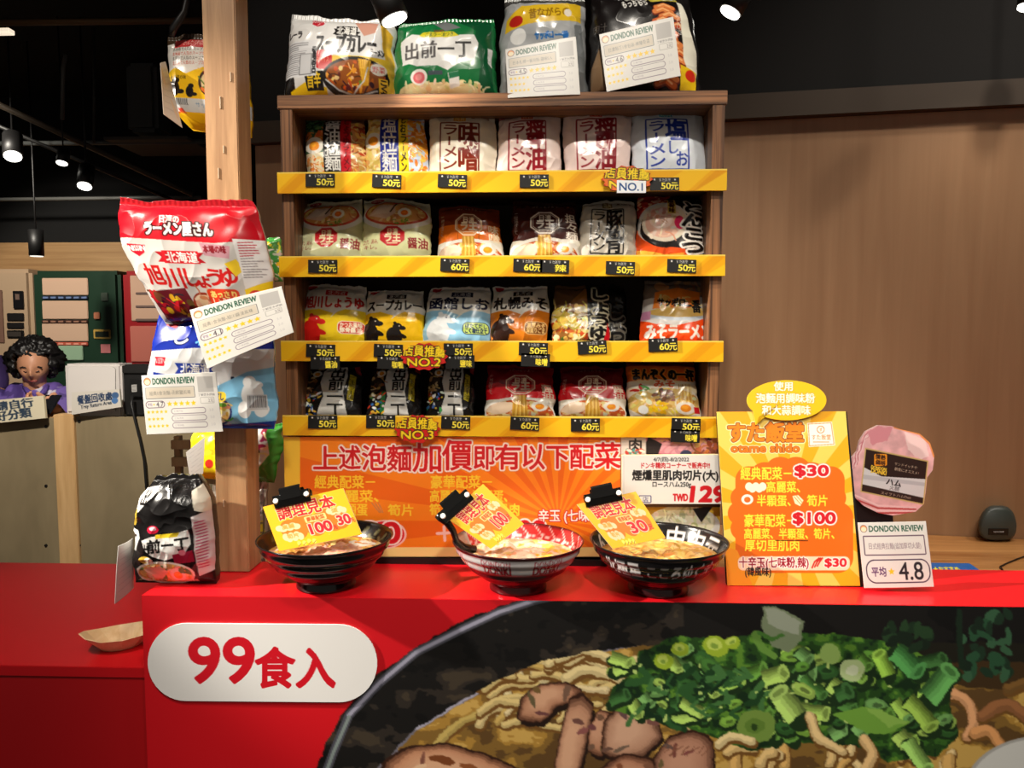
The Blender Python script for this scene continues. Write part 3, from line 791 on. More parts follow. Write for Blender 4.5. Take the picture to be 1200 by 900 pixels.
def framed(bg, ink, big, small, badge, top=None, extra=None):
    c = new(bg); c.mottle(.02, .08)
    if top: c.poly([(0, 0), (100, 0), (100, 7), (60, 4), (0, 9)], top)
    c.rect(38, 5, 56, 18, badge); c.T('高賞', 39, 6, 55, 17, (250, 236, 190), b=.8); c.T('直火炊き', 64, 6, 92, 12, [v * .9 + 20 for v in ink], b=.4)
    c.rr(19, 21, 76, 98, 1, ink, lw=2.2)
    c.T('ラーメン', 21, 24, 44, 95, ink, b=2.6, v=True)
    if extra: c.T(big, 45, 22, 75, 56, ink, b=4.5); c.T(extra[0], 46, 56, 62, 76, ink, b=2); c.T(extra[1], 58, 72, 75, 94, ink, b=2)
    else: c.T(big, 45, 22, 75, 97, ink, b=4.6, v=True)
    c.T('まろやかな旨みスープ仕上げ', 22, 101, 84, 108, ink, b=.6)
    return c


def raou(base, mid, line, oct_fill, txt, kind):
    c = new(base)
    if kind == 'pale':
        c.mottle(.03, .07); c.poly([(0, 0), (100, 0), (100, 22), (0, 26)], (212, 206, 176))
        c.ell(50, 34, 50, 25, (244, 242, 236)); c.ell(50, 30, 46, 21, (206, 70, 36)); c.ell(50, 29, 43, 18, (226, 158, 90))
        c.setclip([(50 + 43 * cos(a), 29 + 18 * sin(a)) for a in np.linspace(0, 6.2, 24)]); c.food(8, 12, 92, 50, NOOD + [(206, 120, 70)], 60, 5, 5)
        c.poly([(10, 34), (26, 16), (48, 14), (50, 28), (36, 40)], (232, 196, 170)); c.poly([(14, 34), (28, 20), (44, 18), (40, 30)], (240, 214, 192)); c.line([(42, 26), (52, 8)], 2.4, (70, 40, 30)); c.setclip(None)
        egg(c, 63, 28, 10, (240, 120, 40)); c.food(48, 40, 72, 48, [(90, 140, 50), (120, 160, 60)], 14, 2.4, 8)
        c.poly([(10, 3), (30, 3), (28, 9), (20, 13), (12, 9)], (176, 30, 40)); c.T('NISSIN', 12, 4, 28, 9, (240, 220, 200), b=.5)
        octagon(c, 46, 69, 19, (200, 24, 32), None, 1, '日清', 'ラ王', (250, 236, 190))
        c.T('コク。旨み。', 3, 74, 26, 82, (150, 40, 40), b=.6, skew=.2); c.T('キレ。', 5, 83, 24, 91, (150, 40, 40), b=.6); c.T('醤油', 68, 72, 96, 90, (140, 30, 36), b=1.8); c.T('麺 320 食', 10, 102, 60, 110, (90, 80, 60), b=.5)
        return c
    c.rect(0, 44, 100, 115, mid) if kind != 'dark' else c.rect(0, 0, 100, 10, [v * .7 for v in base])
    if kind == 'orange':
        for x in (32, 64, 86): c.line([(x, 44), (x + 2, 74)], .8, [v * .6 for v in mid])
    if kind == 'red': c.poly([(0, 44), (18, 40), (26, 46), (74, 46), (80, 40), (100, 44), (100, 70), (0, 76)], mid)
    yb = 70
    c.poly([(0, yb + 6), (100, yb + 2), (100, 115), (0, 115)], (240, 232, 214)); c.ell(50, 102, 54, 32, (246, 240, 228)); c.ell(50, 102, 48, 26, (206, 96, 40))
    c.setclip([(50 + 48 * cos(a), 102 + 26 * sin(a)) for a in np.linspace(0, 6.2, 24)]); c.food(0, 74, 100, 115, NOOD + [(226, 150, 90), (196, 70, 34), (240, 220, 190)], 120, 5, 9 if kind == 'red' else 3)
    c.ell(20, 92, 20, 13, (238, 210, 180)); c.setclip(None); egg(c, 78, 90, 12)
    c.poly([(40, 66), (58, 66), (62, 115), (38, 115)], (224, 172, 66))
    for k in range(7): c.line([(41 + k * 2.8, 66), (42 + k * 2.6 + (k % 2), 90), (40 + k * 3.2, 115)], 1.1, (246, 214, 118) if k % 2 else (190, 130, 40))
    octagon(c, 50, 44, 22, None, line, 2.4, '日清', 'ラ王', line); c.T('コクつるうまっ', 30, 8, 70, 15, [v * .8 for v in line], b=.5)
    c.T('三層麺仕立て', 4, 24, 10, 64, [v * .8 for v in line], b=.3, v=True); c.T(txt, 80, 28 if len(txt) > 2 else 44, 97, 76, line, b=2.2, v=True)
    return c


def bearpack(txt, tcol, low, bears, bub, title='北海道'):
    c = new((228, 224, 214)); c.mottle(.03, .06)
    c.poly([(0, 52), (30, 50), (52, 58), (70, 50), (100, 52), (100, 115), (0, 115)], low)
    c.poly([(64, 50), (48, 66), (56, 52)], (232, 228, 218))
    c.poly([(4, 3), (20, 3), (18, 10), (12, 13), (6, 10)], (176, 30, 40))
    c.rect(38, 14, 72, 24, tcol); c.T(title, 41, 14.5, 69, 23.5, (236, 230, 220), b=.8)
    c.T(txt, 5, 26, 97, 48, tcol, b=4.2)
    for bx, by, s, col, fl in bears:
        def e(x, y, rx, ry, q=0): c.ell(bx + x * s * fl, by + y * s, rx * s, ry * s, col, q * fl)
        e(0, 26, 16, 22, -12); e(6, 4, 10, 9); e(16, 7, 8, 5, 10); e(1, -5, 3.4, 3.4); e(12, 24, 14, 5, 20); e(-2, 46, 20, 10); c.ell(bx + 10 * s * fl, by + 2 * s, 1.2 * s, 1.2 * s, (240, 230, 210) if sum(col) < 500 else (30, 40, 80))
    if bub:
        c.rr(60, 72, 98, 94, 8, bub[1]); c.rr(60, 72, 98, 94, 8, bub[2], lw=1.4); c.T(bub[0][0], 63, 74, 95, 83, bub[2], b=1); c.T(bub[0][1], 63, 83, 95, 92, bub[2], b=1.4)
    return c


def demae_vertical(seed):
    c = new((26, 24, 24)); c.poly([(34, 0), (74, 0), (78, 26), (72, 60), (80, 115), (28, 115), (40, 70), (32, 40)], (232, 230, 224))
    c.poly([(0, 0), (30, 0), (26, 40), (10, 70), (0, 60)], (60, 46, 36)); c.food(0, 0, 28, 70, [(196, 150, 90), (120, 80, 46), (226, 196, 140)], 26, 5, seed)
    egg(c, 22, 18, 9, (232, 150, 40))
    c.T('出前一丁', 46, 2, 72, 112, (16, 15, 15), b=4, v=True)
    c.poly([(82, 20), (92, 24), (88, 80), (78, 76)], (206, 186, 40)); c.T('ごまラー油', 80, 24, 90, 76, (40, 40, 20), b=.8, v=True)
    if seed % 2: c.poly([(28, 60), (36, 58), (34, 100), (26, 104)], (40, 120, 60))
    c.food(4, 62, 34, 110, [(220, 60, 40), (60, 150, 90), (240, 200, 60), (70, 110, 190), (240, 240, 236)], 26, 4, seed + 3, 0)
    c.poly([(88, 2), (100, 0), (100, 20), (92, 16)], (150, 24, 34))
    return c


def tier1a():
    c = new((236, 230, 220)); c.rect(0, 0, 36, 115, (70, 104, 70)); c.food(0, 0, 36, 30, [(60, 110, 66), (30, 60, 44), (100, 140, 90)], 40, 5, 2); c.food(0, 30, 36, 50, [(226, 116, 50), (240, 150, 80)], 30, 5, 3)
    c.rect(0, 66, 36, 115, (238, 222, 186)); c.food(0, 70, 36, 115, [(244, 230, 200), (224, 140, 70), (236, 200, 140)], 60, 4, 4); egg(c, 18, 54, 16)
    c.rect(33, 0, 63, 115, BLK); c.T('醤油拉麵', 35, 4, 61, 96, WHT, b=2, v=True); c.rect(61, 0, 78, 115, (206, 18, 36)); c.T('しょうゆラーメン', 65, 6, 75, 100, (120, 8, 20), b=1, v=True)
    c.rect(78, 0, 100, 115, (220, 150, 90)); c.food(76, 10, 100, 115, MIX + NOOD, 110, 4, 6); c.rect(78, 0, 100, 14, (120, 84, 62)); c.poly([(61, 0), (78, 0), (78, 115), (61, 115)], (206, 18, 36), .75); c.T('しょうゆラーメン', 65, 6, 75, 100, (110, 8, 20), b=1, v=True)
    return c


def tier1b():
    c = new((244, 218, 120)); c.food(0, 0, 28, 115, NOOD + [(250, 236, 170)], 90, 5, 2); egg(c, 15, 48, 15); c.rect(0, 96, 30, 115, (190, 206, 226))
    c.rect(26, 0, 56, 115, (28, 44, 150)); c.T('塩拉麵', 29, 4, 53, 98, WHT, b=2.4, v=True)
    c.rect(56, 0, 72, 115, (250, 218, 30)); c.T('しおラーメン', 59, 4, 69, 98, (60, 50, 20), b=1.4, v=True)
    c.rect(72, 0, 100, 115, (196, 210, 228)); c.food(74, 8, 100, 104, [(244, 160, 50), (250, 200, 90), (226, 120, 40), (250, 224, 150)], 90, 5, 5); c.rect(72, 0, 100, 10, (206, 216, 232)); c.poly([(86, 115), (100, 90), (100, 115)], (214, 224, 238))
    return c


def tonkotsu():
    c = new((24, 20, 20)); c.poly([(0, 0), (40, 0), (50, 20), (0, 40)], (170, 36, 30)); c.food(0, 0, 46, 30, [(200, 60, 40), (236, 180, 140), (150, 30, 24)], 40, 6, 2)
    c.poly([(0, 58), (20, 84), (70, 92), (84, 115), (0, 115)], (230, 80, 24)); c.poly([(2, 92), (40, 100), (70, 98), (60, 115), (0, 115)], (244, 170, 60))
    c.ell(38, 52, 38, 36, (236, 232, 226)); c.ell(40, 56, 36, 34, (30, 24, 22)); c.ell(40, 50, 34, 31, (240, 226, 206)); c.ell(38, 50, 27, 25, (236, 186, 164)); c.ell(34, 46, 17, 15, (242, 208, 190)); c.food(14, 28, 62, 74, [(240, 204, 184), (226, 160, 140), (246, 226, 210)], 40, 5, 4); c.ell(62, 50, 8, 11, (222, 40, 90))
    c.rect(44, 8, 56, 36, (240, 200, 90)); c.T('豚骨味', 45, 9, 55, 35, (60, 20, 16), b=1, v=True)
    c.T('とんこつ', 64, 12, 98, 100, (20, 16, 16), b=7, oc=(244, 238, 228), ow=3.2, v=True)
    return c


def shoyu():
    c = new((60, 44, 28)); c.rect(0, 0, 60, 115, (150, 96, 40)); c.poly([(0, 0), (62, 0), (20, 46), (0, 60)], (96, 66, 40)); c.food(0, 60, 60, 115, NOOD + MIX, 120, 5, 2); c.food(4, 42, 60, 80, [(240, 206, 80), (250, 226, 130), (206, 180, 60), (240, 236, 200)], 60, 7, 3)
    c.poly([(58, 0), (100, 0), (100, 115), (64, 115)], (22, 20, 18)); c.T('しょうゆ', 62, 6, 98, 104, (22, 20, 18), b=7, oc=(214, 206, 176), ow=3, v=True)
    c.poly([(86, 115), (96, 70), (100, 115)], (206, 16, 30)); return c


def ichiban():
    c = new((214, 210, 206)); c.poly([(0, 0), (100, 0), (100, 30), (0, 34)], (120, 104, 92)); c.ell(26, 12, 12, 10, (196, 140, 90)); c.food(50, 2, 96, 28, [(150, 110, 80), (170, 130, 96)], 20, 6, 2)
    c.poly([(16, 24), (50, 14), (86, 22), (84, 50), (14, 52)], (236, 130, 40)); c.food(20, 30, 84, 60, NOOD, 40, 5, 4); c.ell(52, 62, 46, 10, (196, 206, 216)); c.ell(52, 58, 44, 8, (226, 186, 96))
    c.poly([(0, 70), (20, 78), (50, 80), (80, 72), (100, 62), (100, 115), (0, 115)], (236, 74, 20)); c.food(2, 80, 98, 114, [(240, 90, 30), (226, 60, 16)], 20, 6, 7, 0); c.rect(0, 56, 12, 70, (220, 150, 190))
    c.T('サッポロ', 20, 34, 62, 48, BLK, b=3.4); c.T('一番', 58, 36, 86, 58, BLK, b=3.4); c.T('みそラーメン', 6, 78, 98, 104, (246, 236, 226), b=5); return c


def manzoku():
    c = new((226, 100, 24)); c.rect(0, 0, 100, 14, (120, 44, 20)); c.poly([(0, 44), (40, 40), (100, 46), (100, 115), (0, 115)], (244, 228, 190)); c.poly([(0, 44), (44, 54), (100, 40), (100, 50), (50, 62), (0, 56)], (246, 240, 226))
    bowlpic(c, 50, 88, 58, 36, (244, 234, 214), (226, 190, 110), NOOD + [(246, 210, 60), (236, 226, 190), (190, 170, 80)], 4, 130, 6); c.food(34, 60, 62, 82, [(140, 96, 64), (170, 124, 90), (110, 74, 50)], 30, 4, 5, 0); c.food(28, 84, 52, 104, [(250, 210, 40), (240, 190, 30)], 26, 4, 6, 0); egg(c, 78, 94, 14)
    for k in range(8): c.line([(72 + k * 2.4, 50), (70 + k * 2.6, 84)], 1.3, (240, 214, 140) if k % 2 else (206, 160, 80))
    c.T('まんぞくの一杯', 6, 20, 97, 42, BLK, b=5.5, oc=(240, 150, 50), ow=1.6); c.T('みそ', 36, 42, 66, 56, (230, 90, 30), b=3, oc=(250, 240, 220), ow=1.6)
    c.ell(18, 98, 7, 8, (244, 244, 240)); c.food(6, 50, 30, 62, [(206, 40, 30), (80, 150, 60)], 8, 5, 8, 0); c.rect(90, 92, 98, 104, (206, 30, 40)); return c


TIERS = [
 (0, 203, [
  ((358, 139), (428, 137), (430, 203), (360, 203), tier1a(), 'noodle pack with black, red and egg-photo bands at the end of the highest tier'),
  ((430, 136), (498, 136), (501, 203), (429, 203), tier1b(), 'noodle pack with a blue band of white characters beside a yellow band'),
  ((504, 134), (580, 134), (580, 203), (502, 203), framed((236, 226, 206), (116, 34, 18), '味噌', '', (226, 150, 40)), 'cream noodle pack with brown framed characters and an orange badge'),
  ((584, 132), (656, 131), (658, 203), (582, 203), framed((236, 214, 206), (140, 14, 30), '醤油', '', (214, 60, 40), (196, 110, 110)), 'pale pink noodle pack with dark red framed characters next to the cream pack'),
  ((660, 129), (740, 127), (738, 203), (663, 203), framed((236, 212, 206), (140, 14, 30), '醤油', '', (214, 50, 44), (150, 20, 34)), 'pale pink noodle pack with a dark red top edge, just behind the first-place badge'),
  ((739, 130), (822, 128), (826, 200), (742, 202), framed((222, 228, 236), (30, 56, 160), '塩', '', (60, 160, 196), (150, 170, 200), ('し', 'お')), 'white noodle pack with blue framed characters and a turquoise badge')]),
 (1, 301, [
  ((356, 240), (426, 234), (424, 301), (349, 301), raou((218, 218, 172), None, None, None, '', 'pale'), 'pale green noodle pack with a red octagon, slumped against the shelf side'),
  ((427, 233), (505, 236), (505, 301), (424, 301), raou((224, 226, 172), None, None, None, '', 'pale'), 'pale green noodle pack with a red octagon, standing upright beside the orange one'),
  ((516, 241), (584, 243), (590, 301), (511, 301), raou((122, 46, 20), (226, 110, 24), (250, 226, 190), None, '味噌', 'orange'), 'orange noodle pack with a white octagon outline, its upper part painted in shade'),  # brown upper part is the rail's shade painted into the orange film
  ((600, 237), (676, 238), (680, 301), (598, 301), raou((66, 24, 18), (76, 28, 20), (250, 240, 226), None, '担々麺', 'dark'), 'dark brown noodle pack with a white octagon and a bowl of noodles'),
  ((682, 235), (744, 236), (745, 301), (678, 301), framed((196, 188, 174), (24, 22, 22), '豚骨', '', (120, 90, 40)), 'grey noodle pack with black framed characters'),
  ((748, 229), (822, 231), (825, 299), (745, 301), tonkotsu(), 'black noodle pack with a round pink pork slice and white-edged characters')]),
 (2, 403, [
  ((358, 333), (430, 335), (428, 403), (353, 403), bearpack('旭川しょうゆ', (190, 34, 30), (240, 206, 30), [(17, 66, 1.0, (214, 30, 24), 1)], (('かつお風味', '豚骨醤油'), (214, 50, 30), (250, 236, 210))), 'noodle pack with a red bear on yellow'),
  ((432, 341), (497, 340), (496, 402), (424, 403), bearpack('スープカレー', (34, 24, 20), (248, 196, 20), [(12, 66, 1.0, (26, 20, 18), 1), (54, 76, .8, (26, 20, 18), 1)], None), 'noodle pack with two black bears on yellow'),
  ((504, 335), (576, 337), (574, 402), (493, 402), bearpack('函館しお', (26, 30, 60), (150, 204, 234), [(24, 62, 1.05, (240, 244, 246), 1)], (('ほたてだし', 'こく塩仕立て'), (206, 228, 120), (40, 60, 90))), 'noodle pack with a white bear on pale blue'),
  ((578, 336), (643, 334), (641, 401), (574, 402), bearpack('札幌みそ', (30, 22, 20), (214, 120, 26), [(18, 64, 1.0, (44, 22, 14), 1)], (('濃厚みそ', '深煎りごま'), (120, 66, 26), (240, 200, 130))), 'noodle pack with a dark brown bear on orange'),
  ((650, 336), (713, 336), (715, 400), (645, 401), shoyu(), 'noodle pack with yellow noodles and white-edged characters on a black band'),
  ((756, 329), (827, 331), (834, 398), (749, 399), ichiban(), 'orange and silver noodle pack at the end of the third tier')]),
 (3, 488, [
  ((362, 431), (424, 430), (424, 488), (350, 488), demae_vertical(2), 'black and white noodle pack beside the shelf side, lowest tier'),
  ((438, 430), (492, 430), (494, 488), (428, 488), demae_vertical(5), 'black and white noodle pack with a green strip, between its two alikes'),
  ((505, 429), (556, 430), (556, 488), (498, 488), demae_vertical(8), 'black and white noodle pack behind the gap below the second-place badge'),
  ((572, 428), (649, 430), (651, 488), (568, 488), raou((140, 14, 26), (222, 24, 34), (246, 224, 200), None, '醤油', 'red'), 'red noodle pack with an octagon, nearer to the black and white packs'),
  ((656, 430), (731, 430), (733, 488), (655, 488), raou((110, 10, 22), (210, 20, 32), (246, 224, 200), None, '醤油', 'red'), 'red noodle pack with an octagon, next to the orange pack'),
  ((733, 422), (812, 422), (822, 488), (739, 488), manzoku(), 'orange noodle pack with bold black lettering and a noodle bowl, lowest tier')]),
]
GRP = ['noodle packs on the highest tier', 'noodle packs on the second tier', 'noodle packs on the third tier', 'noodle packs on the lowest tier']
sd = 11
for k, ytop, packs in TIERS:
    for (a, b_, c_, d, cv, lab) in packs:
        sd += 1
        c2 = (c_[0], c_[1] + 9); d2 = (d[0], d[1] + 9)
        W = pxquad((a, b_, c2, d2), 1.59, 1.556, BZ[k] + 0.0012)
        bag('noodle_pack', lab, 'instant noodles', W, cv, T=0.021, seed=sd, group=GRP[k], edge=cv.A[2:30].mean((0, 1)) * .6 + 30, wr=0.0036, res=1.5, back=0.028)
# the pack leaning half hidden behind the third tier's black-banded one
W = pxquad(((700, 333), (732, 335), (738, 410), (704, 410)), 1.65, 1.62, BZ[2] + 0.0012)
cvx = new((22, 20, 20)); cvx.T('しお', 10, 40, 90, 110, (22, 20, 20), b=6, oc=(150, 144, 130), ow=4, v=True)
bag('noodle_pack', 'black noodle pack standing deeper in the third tier, partly hidden', 'instant noodles', W, cvx, T=0.015, seed=70, group=GRP[2], edge=(20, 18, 18), back=0.02)

# ------------------------------------------------------------------ large packs on top of the shelf
def top_curry():
    c = Cv(333, 14, 134, 98, 2.6, (226, 224, 222)); c.mottle(.03, .05)
    s = 280 / 1200.0
    def q(x, y): return (320 + x * s, y * s)
    c.poly([q(60, 370), q(120, 380), q(130, 470), q(60, 470)], BLK); c.poly([q(100, 440), q(180, 405), q(290, 430), q(290, 480), q(100, 480)], (240, 196, 20))
    c.poly([q(175, 360), q(275, 360), q(275, 440), q(190, 440)], BLK); c.T('旨辛', *q(190, 365), *q(262, 430), (240, 196, 40), b=2)
    c.poly([q(190, 95), q(275, 95), q(262, 128), q(230, 140), q(202, 128)], (196, 24, 44)); c.T('NISSIN', *q(198, 99), *q(266, 118), WHT, b=.7)
    c.poly([q(420, 95), q(550, 110), q(540, 165), q(480, 185)], (206, 150, 130)); c.poly([q(560, 110), q(620, 160), q(620, 470), q(590, 470), q(575, 200)], (240, 190, 60))
    c.poly([q(318, 145), q(462, 165), q(446, 178), q(462, 196), q(318, 180), q(330, 162)], (30, 26, 26)); c.rect(*q(332, 132), *q(445, 185), (30, 26, 26)); c.T('北海道', *q(338, 136), *q(440, 182), WHT, b=1)
    c.T('スープカレー', *q(228, 178), *q(545, 275), (24, 22, 24), b=3.6); c.T('ラーメン', *q(512, 244), *q(580, 282), (24, 22, 24), b=1)
    c.ell(*q(270, 305), 12, 11, (206, 30, 30)); c.T('スパイス', *q(236, 292), *q(304, 318), (250, 220, 160), b=.8)
    c.poly([q(320, 285), q(600, 290), q(600, 470), q(320, 470)], (240, 200, 60)); c.ell(*q(435, 385), 38, 22, (34, 28, 26)); c.ell(*q(435, 378), 34, 17, (150, 80, 26))
    c.setclip([(q(435, 378)[0] + 34 * cos(a), q(435, 378)[1] + 17 * sin(a)) for a in np.linspace(0, 6.2, 26)]); c.food(385, 68, 460, 108, [(206, 90, 30), (236, 160, 50), (90, 40, 24), (110, 130, 50), (60, 30, 24), (226, 190, 120)], 70, 3.6, 3); c.setclip(None)
    c.poly([q(450, 300), q(515, 305), q(500, 420), q(470, 420)], (238, 186, 60))
    for k in range(5): c.line([q(455 + k * 12, 300), q(472 + k * 6, 420)], 1, (200, 140, 30))
    c.line([q(290, 400), q(350, 440), q(440, 462), q(540, 440)], 1.6, (200, 204, 206)); c.line([q(420, 455), q(480, 400), q(500, 340)], 1.5, (214, 214, 210))
    c.ell(*q(550, 345), 9, 6.5, (236, 226, 210)); c.T('野菜', *q(520, 330), *q(580, 360), (200, 40, 40), b=.8); c.rect(*q(548, 385), *q(590, 470), (240, 190, 40)); c.T('こく辛', *q(552, 388), *q(586, 466), (30, 20, 20), b=1, v=True)
    c.rect(*q(62, 210), *q(240, 380), (220, 220, 222)); g = random.Random(2)
    for j in range(16): c.line([q(72, 222 + j * 9.6), q(72 + g.uniform(60, 120), 222 + j * 9.6)], .7, (110, 108, 112))
    c.rect(*q(150, 275), *q(212, 372), (206, 206, 208)); c.rr(*q(150, 275), *q(212, 372), 0, (90, 90, 92), lw=.6); c.T('電営', *q(215, 240), *q(238, 370), (40, 40, 44), b=1, v=True)
    c.T('レーラ', *q(66, 160), *q(150, 196), (30, 26, 28), b=2); return c
W = pxquad(((341, 19), (463, 26), (465, 111), (334, 111)), 1.585, 1.565, TOPZ + 0.001)
bag('noodle_multipack', 'white noodle multipack with a soup curry photo, on the shelf top', 'instant noodles', W, top_curry(), T=0.04, seed=31, edge=(180, 178, 172), wr=0.004, group='noodle multipacks on the shelf top')

def top_green():
    c = Cv(460, 18, 126, 96, 2.6, (24, 118, 62)); s = 280 / 1200.0
    def q(x, y): return (320 + x * s, y * s)
    c.poly([q(880, 90), q(1120, 100), q(1120, 470), q(1040, 470), q(1060, 330), q(1020, 250), q(1040, 180)], (14, 84, 48)); c.poly([q(800, 120), q(880, 115), q(960, 160), q(880, 180)], (120, 124, 124))
    c.poly([q(640, 210), q(700, 180), q(790, 205), q(1030, 200), q(1050, 240), q(1030, 320), q(960, 330), q(890, 372), q(840, 350), q(730, 345), q(690, 330), q(650, 330)], (234, 232, 228))
    c.poly([q(620, 470), q(640, 440), q(700, 420), q(860, 425), q(1000, 430), q(1080, 470)], (236, 216, 160)); c.food(470, 97, 575, 112, [(240, 222, 170), (226, 200, 140), (246, 232, 190)], 50, 3, 4)
    c.poly([q(760, 180), q(920, 182), q(950, 205), q(900, 212), q(770, 210), q(740, 196)], (222, 206, 40)); c.T('ごまラー油つき', *q(770, 184), *q(920, 207), (40, 70, 40), b=.7); c.T('NISSIN', *q(820, 168), *q(868, 182), (206, 40, 40), b=.8)
    c.T('出前一丁', *q(660, 230), *q(1012, 310), (24, 22, 22), b=2.4); c.T('出前', *q(660, 230), *q(836, 310), (96, 92, 92), b=2.2)
    c.ell(*q(742, 395), 10, 8.5, (246, 240, 232)); c.ell(*q(742, 398), 7, 6, (226, 110, 116)); c.ell(*q(740, 396), 4, 3.4, (240, 150, 150))
    c.rect(*q(790, 372), *q(864, 392), (70, 84, 90)); c.poly([q(1095, 260), q(1120, 260), q(1120, 350), q(1100, 330)], (220, 220, 216))
    c.poly([q(890, 385), q(945, 375), q(950, 440), q(900, 450)], (236, 232, 226)); c.poly([q(895, 385), q(945, 377), q(948, 400), q(897, 410)], (40, 120, 80)); return c
W = pxquad(((466, 26), (580, 21), (584, 110), (462, 111)), 1.585, 1.565, TOPZ + 0.001)
bag('noodle_multipack', 'green noodle multipack with black characters on a white cloud, on the shelf top', 'instant noodles', W, top_green(), T=0.04, seed=37, edge=(20, 90, 50), wr=0.0045, group='noodle multipacks on the shelf top')

def top_clear():
    c = Cv(578, -4, 114, 118, 2.4, (176, 178, 180)); s = .25
    def q(x, y): return (570 + x * s, y * s)
    c.mottle(.06, .06); c.rect(570, -6, 700, 10, (60, 58, 56)); c.poly([q(60, 110), q(140, 60), q(460, 40), q(460, 130), q(180, 150), q(60, 170)], (232, 190, 40)); c.ell(*q(115, 130), 9, 6, (190, 40, 30)); c.T('昔ながらの', *q(180, 70), *q(400, 120), (150, 110, 20), b=1.2, rot=-5)
    c.ell(*q(390, 95), 5, 5, (236, 226, 210)); c.ell(*q(130, 200), 10, 9, (236, 236, 234)); c.T('サッポロ', *q(215, 188), *q(310, 218), (30, 110, 190), b=1.6, rot=-4); c.T('一番', *q(318, 184), *q(390, 214), (30, 110, 190), b=1.6, rot=-4)
    c.poly([q(420, 150), q(460, 140), q(490, 430), q(440, 430)], (120, 124, 126)); return c
W = pxquad(((590, -2), (684, -4), (690, 110), (584, 110)), 1.585, 1.565, TOPZ + 0.001)
bag('noodle_multipack', 'clear and white noodle multipack with a yellow band, behind a review card', 'instant noodles', W, top_clear(), T=0.04, seed=41, edge=(120, 120, 120), wr=0.006, group='noodle multipacks on the shelf top')

def top_black():
    c = Cv(690, -6, 132, 120, 2.4, (24, 20, 20)); s = .25
    def q(x, y): return (570 + x * s, y * s)
    c.T('ぷりっと', *q(650, -4), *q(745, 32), WHT, b=1.1, rot=-4); c.T('もっちもち', *q(632, 28), *q(765, 72), WHT, b=1.3, rot=-6); c.poly([q(770, -20), q(930, -20), q(932, 30), q(785, 38)], (206, 190, 70)); c.rect(*q(850, -14), *q(920, 22), (120, 130, 150))
    g = random.Random(3)
    for k in range(15):
        x, y = g.uniform(830, 915), 62 + k * 24; c.line([q(x - 44, y + 14), q(x, y), q(x + 40, y + 20)], 8, (120, 40, 18)); c.line([q(x - 44, y + 10), q(x, y - 4), q(x + 40, y + 16)], 6, g.choice([(206, 96, 40), (190, 70, 30), (222, 130, 70)])); c.line([q(x - 30, y + 4), q(x, y - 8), q(x + 28, y + 8)], 2, (240, 180, 120))
    c.T('あらびき', *q(898, 100), *q(925, 200), WHT, b=1, v=True); c.poly([q(925, 30), q(950, 40), q(1000, 330), q(970, 430), q(920, 300)], (236, 232, 214)); c.poly([q(905, 330), q(990, 350), q(975, 430), q(900, 430)], (240, 200, 30)); c.ell(*q(955, 370), 7, 6, (214, 50, 30))
    c.poly([q(490, 330), q(520, 250), q(560, 330), q(555, 430), q(490, 430)], (150, 120, 90)); c.T('肉汁', *q(495, 140), *q(560, 180), (90, 84, 80), b=1); return c
W = pxquad(((694, -4), (806, -4), (822, 108), (690, 110)), 1.585, 1.565, TOPZ + 0.001)
bag('sausage_pack', 'black pack of sausages with a yellow corner, behind a tilted review card', 'food pack', W, top_black(), T=0.045, seed=43, edge=(60, 50, 40), wr=0.005)

# ------------------------------------------------------------------ price tags on the rails
def price_tag(u, v, txt, lab, rot=0.0, sub=False, k=0):
    c = Cv(0, 0, 34, 16, 4.4, (18, 17, 16)); c.T('すた飯堂', 10, .8, 24, 5, WHT, b=.5)
    for x in (5, 29): c.star(x, 2.6, 1.6, (236, 232, 226))
    if sub: c.T(txt, 17, 6, 31, 14.6, (246, 224, 60), b=1.1)
    else: c.T(txt[:-1], 13, 6.6, 24, 14.2, (246, 226, 70), b=1.0); c.T('元', 24, 5.6, 33, 15, (246, 226, 70), b=.7)
    q = radians(rot); pts = [(u + x * cos(q) - y * sin(q), v + x * sin(q) + y * cos(q)) for x, y in ((-17, -7.6), (17, -7.6), (17, 7.6), (-17, 7.6))]
    o = slab('price_tag', c, pts, ((0, YS - 0.0145, 0), (0, 1, 0)), 0.0022, (24, 22, 20), printed(0.45), res=2.2, design=(0, 0, 34, 16))
    tag(o, lab, 'price tag', 'black price tags on the shelf rails')

TAGS = [(375, 211, '50元', 'below the pack with black and red bands', 0), (453, 212, '50元', 'below the blue-banded pack', 2), (530, 212, '50元', 'below the cream pack', 2), (626, 212, '50元', 'below the plain pale pink pack', 0), (779, 215.5, '50元', 'beside the first-place badge', 0),
 (378, 312, '50元', 'below the slumped pale green pack', 0), (533, 310.5, '60元', 'below the orange pack with a white octagon', 2), (618.5, 311, '60元', 'below the dark brown pack', 2), (727, 314, '50元', 'below the grey pack', 2), (799, 311.5, '50元', 'below the black pork-slice pack', 2),
 (375.5, 411, '50元', 'below the red-bear pack', 2), (455, 411, '50元', 'below the two black bears', 2), (537, 410, '50元', 'between the second-place badge and a plain stretch of rail', 0), (625, 409, '50元', 'below the brown-bear pack', 2), (694, 407, '50元', 'below the yellow noodle photo pack', -3), (777, 404, '60元', 'below the orange and silver pack', -2),
 (378, 494.5, '50元', 'below the black and white pack at the shelf side', 0), (446, 494, '50元', 'below the black and white pack with a green strip', 0), (534, 495.5, '50元', 'on the lowest rail just past the third-place badge', 2), (615, 496.5, '60元', 'below the red pack nearer the black and white ones', 3), (686, 498, '60元', 'below the red pack next to the orange one', 0), (804, 498, '50元', 'on the lowest rail below the orange pack', 2)]
for u, v, t, w, r in TAGS: price_tag(u, v, t, 'black tag reading %s %s' % (t[:-1], w), r)
